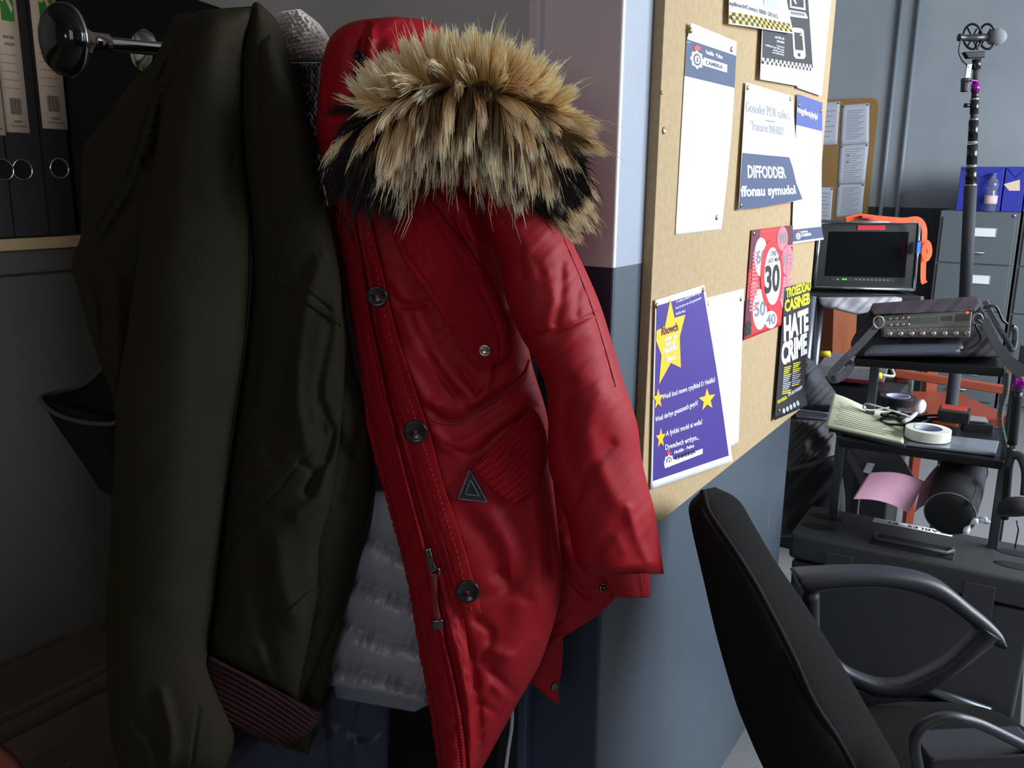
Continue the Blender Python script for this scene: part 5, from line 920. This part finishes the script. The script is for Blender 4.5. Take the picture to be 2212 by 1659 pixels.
# ================================================================ boom microphone stand
mp_ = root('boom_stand', 'tall black telescopic microphone pole rising in front of the filing cabinets', 'microphone pole', (float(at(2085, 640, 2.62)[0]), float(at(2085, 640, 2.62)[1]), 0))
DP = 2.62; x0 = at(2085, 640, DP); xt = at(2110, 120, DP+.0)
line = lambda py: at(2085+(2110-2085)*(640-py)/520, py, DP)
def seg(nm, y0, y1, r, m, lab=None): B().tube([line(y0), line(y1)], r, 20).go(nm, m, mp_, True, label=lab)
foam = mat('foam_grey', (58, 60, 66), .85, bump=.3, bscale=300); gl = mat('pole_gloss', (28, 28, 30), .22); sr = mat('ring_silver', (190, 192, 190), .25, metal=.8)
f_ = line(640).copy(); fl = f_.copy(); fl[2] = 0.0; 
B().tube([fl+[0, 0, .02], f_], .0175, 20).go('base_tube', foam, mp_, True); seg('foam_grip', 640, 400, .0172, foam)
for i, (a, b) in enumerate(((398, 362), (356, 312), (305, 260), (246, 216))): seg('pole_section', a, b, (.0150, .0140, .0128, .0112)[i], gl)
for y, r in ((400, .0165), (359, .0145), (308, .0132), (258, .0118), (214, .0116)): seg('locking_ring', y+2, y-2, r, sr)
seg('pole_section', 258, 246, .0095, foam); seg('pole_section', 214, 198, .0095, gl)
seg('purple_collar', 198, 182, .0112, mat('anodised_purple', (170, 40, 170), .25, metal=.8), 'purple anodised collar'); seg('neck', 182, 150, .0080, foam); seg('joint', 150, 128, .0115, gl)
kx = line(228)-RH*.022; B().lathe(kx, -RH, [(-.012, .005), (0, .006), (.006, .006)], 12).go('thumb_screw', gl, mp_, True)
B().lathe(line(300)*0+(np.array(fl)), (0, 0, 1), [(0, .17), (.012, .17), (.022, .12), (.03, .03)], 36).go('base_plate', BM, mp_, True)
mic = root('microphone', 'shotgun microphone in a twin-ring shock mount on top of the tall pole', 'microphone', at(2110, 112, DP))
for cx, w_ in ((2101, 20), (2133, 18)):
    ring = [(cx+w_*math.cos(a), 79+27*math.sin(a)) for a in np.linspace(0, 2*math.pi, 40)]; B().tube(atN(np.array(ring), DP+np.linspace(-.02, .02, 40)*np.sin(np.linspace(0, 6.28, 40))), .0032, 10, cap=False).go('mount_ring', BM, mic, True)
B().tube([at(2070, 81, DP), at(2074, 81, DP), at(2076, 81, DP), at(2088, 82, DP), at(2104, 82, DP), at(2140, 80, DP)], [.0095, .0105, .008, .0085, .0105, .010], 20).go('capsule_body', mat('mic_grey', (70, 70, 68), .35, metal=.5), mic, True)
B().lathe(at(2150, 80, DP), RH, [(-.02, .012), (-.014, .019), (-.004, .023), (.008, .023), (.018, .019), (.027, .011), (.030, .002)], 30).go('windshield', mat('foam_smoke', (120, 124, 130), .95), mic, True, label='grey foam windshield')
B().slab([at(2083, 112, DP), at(2130, 110, DP), at(2129, 124, DP), at(2092, 126, DP)], FW*.02).go('cradle', BM, mic, bevel=.002)
for a, b in (((2090, 60), (2112, 108)), ((2122, 60), (2104, 108)), ((2090, 100), (2110, 62)), ((2140, 62), (2118, 100))): B().tube([at(*a, DP), at(*b, DP)], .0022, 8).go('elastic_arm', BM, mic, True)
ptube('lead', [(2074, 90), (2071, 112), (2078, 130), (2086, 138), (2092, 146)], [DP, DP-.02], .0016, BM, mic, 40, 8)
B().slab([at(2090, 140, DP-.02), at(2100, 138, DP-.02), at(2096, 168, DP-.02), at(2086, 168, DP-.02)], FW*.008).go('white_tag', PW, mic, label='white tag')
B().slab([at(2082, 168, DP-.02), at(2096, 168, DP-.02), at(2092, 198, DP-.02), at(2081, 198, DP-.02)], FW*.02).go('transmitter', BM, mic, bevel=.003)
ptube('purple_clip', [(2096, 174), (2104, 174), (2113, 176)], [DP-.03, DP-.02], .0028, mat('anodised_purple', (170, 40, 170), .25, metal=.8), mic, 8, 8)
# ================================================================ filing cabinets against the far wall
YC = 5.88; FC = mat('filing_enamel', (98, 106, 110), .45, var=.04)
def px_x(px, py): return float(onY(px, py, YC)[0])
xa, xb = px_x(2032, 455), px_x(2206, 455); zt = float(onY(2040, 455, YC)[2])
def filing(x0, x1, lab, hd):
    t = root('filing_cabinet', lab, 'filing cabinet', ((x0+x1)/2, YC+.3, 0), 'filing cabinets by the far wall')
    B().box((x0, YC+.012, 0), (x1, YC+.60, zt)).go('body', FC, t, bevel=.004)
    for i in range(4):
        z1 = zt-.035-i*(zt-.06)/4; z0 = z1-(zt-.06)/4+.008
        d = B().box((x0+.018, YC, z0), (x1-.018, YC+.013, z1)).go('drawer', FC, t, bevel=.003)
        w_ = x1-x0; xc = x0+w_*.5
        B().box((xc-.02, YC-.006, z1-.11), (xc+.10, YC+.001, z1-.055)).go('label_holder', mat('holder_steel', (170, 172, 170), .4, metal=.6), d, bevel=.001); B().box((xc-.014, YC-.0075, z1-.106), (xc+.094, YC-.005, z1-.059)).go('label_card', PW, d)
        B().tube([(xc-.05, YC, z1-.20), (xc-.045, YC-.018, z1-.20), (xc+.045, YC-.018, z1-.20), (xc+.05, YC, z1-.20)], .005, 8).go('handle', mat('holder_steel', (170, 172, 170), .4, metal=.6), d, True)
    B().lathe((x1-.03, YC+.012, zt-.018), (0, -1, 0), [(0, .010), (.006, .009), (.008, .004)], 16).go('lock', mat('holder_steel', (170, 172, 170), .4, metal=.6), t, True)
filing(xa, xb, 'grey four drawer filing cabinet behind the microphone pole', 1)
filing(xb+.012, xb+.012+(xb-xa), 'grey filing cabinet cut by the right edge of the photo', 0)
BF = mat('blue_card', (46, 58, 168), .6)
bxs = [(2063, 2160), (2161, 2208), (2209, 2290)]
for i, (a, b) in enumerate(bxs):
    x0, x1 = px_x(a, 440), px_x(b, 440); zz = float(onY(a, 360, YC+.05)[2])
    t = root('magazine_file', ('wide blue card file on the filing cabinet behind the bottle', 'blue card file with a cream tag right of the bottle', 'blue card file cut by the right edge of the photo')[i], 'file', ((x0+x1)/2, YC+.2, zt), 'blue card files on the filing cabinets')
    B().box((x0+.002, YC+.06, zt+.001), (x1-.002, YC+.34, zz)).go('box', BF, t, bevel=.003)
    lg = B(); lg.tube([(x0+.01, YC+.058, zz-.01), ((x0+x1)/2, YC+.058, zz-.06)], .0015, 6); lg.tube([((x0+x1)/2, YC+.058, zz-.06), (x1-.01, YC+.058, zz-.01)], .0015, 6); lg.go('fold_line', mat('blue_dark', (30, 38, 110), .6), t, True)
    if i == 1: B().slab([onY(2168, 398, YC+.058), onY(2203, 388, YC+.058), onY(2203, 412, YC+.058), onY(2180, 412, YC+.058)], (0, .001, 0)).go('tag', lab, t, label='cream tag')
bo = onY(2138, 446, YC-.02+.04); bo = np.array([bo[0], YC+.03, zt])
bt = root('water_bottle', 'clear plastic water bottle with a pink label on the filing cabinet', 'bottle', bo)
B().lathe(bo+[0, 0, .001], (0, 0, 1), [(0, .028), (.004, .033), (.05, .033), (.09, .034), (.11, .026), (.13, .028), (.15, .033), (.17, .028), (.19, .013), (.205, .0125)], 28).go('body', mat('clear_plastic', (225, 235, 250), .08, trans=.85), bt, True)
B().lathe(bo+[0, 0, .045], (0, 0, 1), [(0, .0335), (.001, .0345), (.045, .0345), (.046, .0335)], 28).go('label_band', mat('label_pink', (222, 150, 160), .6, rgb2=(236, 232, 240), vscale=60), bt, True, label='pink and white label'); B().lathe(bo+[0, 0, .205], (0, 0, 1), [(0, .0145), (.014, .0145), (.015, .012)], 20).go('cap', mat('cap_blue', (70, 100, 190), .4), bt, True)
# pinboard with papers on the far wall
YW = 6.48
def rr(x0, z0, x1, z1, r, n=8):
    P = []
    for cx, cz, a0 in ((x1-r, z1-r, 0), (x0+r, z1-r, 90), (x0+r, z0+r, 180), (x1-r, z0+r, 270)):
        for k in range(n+1): a = math.radians(a0+90*k/n); P.append((cx+r*math.cos(a), cz+r*math.sin(a)))
    return P
bx0 = float(onY(1700, 300, YW)[0])-.4; bx1 = float(onY(1890, 300, YW)[0]); bz1 = float(onY(1880, 212, YW)[2]); bz0 = float(onY(1870, 478, YW)[2])
P = rr(bx0, bz0, bx1, bz1, .05); n_ = len(P); pbd = B(); pbd.add([(x, YW-.01, z) for x, z in P]+[(x, YW+.015, z) for x, z in P], [tuple(range(n_)), tuple(range(2*n_-1, n_-1, -1))]+[(i, (i+1) % n_, (i+1) % n_+n_, i+n_) for i in range(n_)])
pbd.go('pinboard', mat('cork_brown', (158, 122, 74), .9, var=.2, vscale=90), tag=('brown cork pinboard with rounded corners on the far wall', 'pinboard'))
PS = mat('paper_far', (206, 210, 222), .8); PL = mat('print_far', (150, 154, 164), .8)
def wallpaper(c4, lab_, lines, red=0):
    cc = [onY(px, py, YW-.012) for px, py in c4]; q = Quad(*cc, (0, -1, 0), lambda u, v: .001+.003*np.sin(3*v)*u); o = q.sheet('notice', PS, None, (lab_, 'notice'), n=8)
    q.rects('text_lines', [(.2, a, .82-.1*(k % 3), a+.018) for k, a in enumerate(lines)], PL, o, .001)
    if red: q.rects('red_marks', [(.28, .25, .36, .28), (.28, .42, .36, .45)], PCR, o, .0015)
    for u in (.06, .94): pn = q.p(np.array([u]), np.array([.04]), np.array([.001]))[0]; B().lathe(pn, (0, -1, 0), [(0, .006), (.004, .004)], 10).go('pin', mat('pin_dark', (70, 80, 100), .4), o, True)
wallpaper([(1765, 222), (1815, 219), (1808, 312), (1765, 314)], 'white notice at the top left of the cork pinboard', np.arange(.2, .8, .12))
wallpaper([(1819, 227), (1878, 223), (1877, 309), (1814, 314)], 'white printed notice at the top right of the cork pinboard', np.arange(.15, .9, .05))
wallpaper([(1814, 315), (1877, 310), (1868, 396), (1809, 398)], 'white notice with red marks in the middle of the right pinboard column', np.arange(.1, .9, .06), 1)
wallpaper([(1809, 399), (1868, 397), (1862, 462), (1803, 470)], 'white typed notice at the foot of the right pinboard column', np.arange(.1, .9, .06))
wallpaper([(1765, 404), (1800, 405), (1794, 486), (1762, 484)], 'small typed notice at the lower left of the cork pinboard', np.arange(.15, .9, .1))
# red-brown wooden chairs between trolley and cabinets
RW = mat('red_wood', (146, 62, 36), .45, var=.25, vscale=10, stretch=(1, 1, 6))
def beam(par, nm, a, b, w, h): 
    a = np.array(a); b = np.array(b); t = _n(b-a); s = _n(np.cross(t, FW)); B().slab([a-s*h/2, b-s*h/2, b+s*h/2, a+s*h/2], FW*w).go(nm, RW, par, bevel=.004)
c1_ = root('wooden_chair', 'red-brown wooden chair frame seen through the trolley shelves', 'chair', at(2000, 900, 3.3))
beam(c1_, 'top_rail', at(1932, 806, 3.0), at(2200, 848, 2.9), .03, .030); beam(c1_, 'side_rail', at(2000, 782, 3.6), at(2200, 800, 3.5), .03, .034)
for (a, b, d) in (((1952, 810), (1948, 850), 3.02), ((2016, 786), (2010, 860), 3.4)): beam(c1_, 'post', at(*a, d), at(*b, d), .03, .045)
for (px, d) in ((1932, 3.1), (1992, 3.1), (2192, 2.95)):
    t = at(px, 900, d); e = t.copy(); e[2] = .0; e[0] -= .0; beam(c1_, 'leg', t, e, .03, .032)
beam(c1_, 'seat_rail', at(1930, 905, 3.1), at(2195, 915, 2.95), .4, .03)
c2_ = root('wooden_chair', 'dark orange wooden cupboard side behind the bag below the monitor', 'cupboard', at(1840, 730, 4.4))
B().slab([at(1800, 668, 4.5), at(1852, 668, 4.5), at(1846, 800, 4.5), at(1796, 800, 4.5)], FW*.3).go('side_panel', mat('orange_wood', (150, 76, 34), .5, var=.3, vscale=8, stretch=(6, 6, 1)), c2_, bevel=.003)
c2_.name = 'wooden_cupboard'; pz_ = at(1820, 800, 4.55); B().box((pz_[0]-.13, pz_[1], 0), (pz_[0]+.13, pz_[1]+.3, pz_[2]+.02)).go('base', mat('dark_wood', (60, 40, 30), .6), c2_)
# ================================================================ lower left: cardboard boxes
CBD = mat('cardboard', (70, 52, 38), .9, var=.15, vscale=20)
for i, (pts, z, lab_) in enumerate((([(0, 1592), (330, 1440)], .62, 'flattened brown cardboard box with printing leaning by the metal cabinet'),)):
    p0 = onX(-60, 1576, -1.30); p1 = onX(300, 1352, -1.30); p1[2] = p0[2]
    t = root('cardboard_box', lab_, 'cardboard box', (float(p0[0]), float(p0[1]), 0))
    q4 = [p0, p1, p1*[1, 1, 0]+[0, 0, .02], p0*[1, 1, 0]+[0, 0, .02]]
    nrm = _n(np.cross(p1-p0, [0, 0, 1])); nrm = nrm if nrm.dot(-FW) > 0 else -nrm
    B().slab(q4, -nrm*.14).go('carton', CBD, t, bevel=.003)
    for k, o_ in enumerate((.012, .03)): B().slab([p0+nrm*o_-[0, 0, .01+.02*k], p1+nrm*o_-[0, 0, .01+.02*k], (p1*[1, 1, 0])+nrm*o_+[0, 0, .02], (p0*[1, 1, 0])+nrm*o_+[0, 0, .02]], -nrm*.005).go('flap', CBD, t, bevel=.001)
    cq = Quad(q4[0]+nrm*.031-[0, 0, .03], q4[1]+nrm*.031-[0, 0, .03], q4[2]+nrm*.031, q4[3]+nrm*.031, nrm)
    fl_ = t.children[-1]; bt_ = B()
    for k, st in enumerate(('HANDLE WITH CARE THIS WAY', 'UP STORE IN A DRY PLACE', 'DO NOT STACK KEEP FLAT', 'MADE FROM RECYCLED CARD')):
        V, F_, wd, hh = letters(st, .02); bt_.add(cq.p(.16+.36*V[:, 0]/wd, .13+.035*k-.022*V[:, 1]/hh, .0006+0*V[:, 0]), F_)
    V, F_, wd, hh = letters('3', .04); bt_.add(cq.p(.72+.03*V[:, 0]/wd, .12-.04*V[:, 1]/hh, .0006+0*V[:, 0]), F_)
    mesh('printing', bt_.v, bt_.f, mat('print_brown', (70, 60, 44), .8), fl_, False)
Panel('orange_bag', [(-60, 1600), (-60, 1640), (-60, 1700)], [(0, 1604), (40, 1640), (70, 1700)], [1.0, .98], .02, mat('orange_cloth', (110, 56, 40), .9), nu=30, nv=20, back=.05); tagit(bpy.data.objects['orange_bag'], 'orange cloth edge in the bottom left corner of the photo', 'cloth')
# dust mark: a red battery at the monitor stand etc.
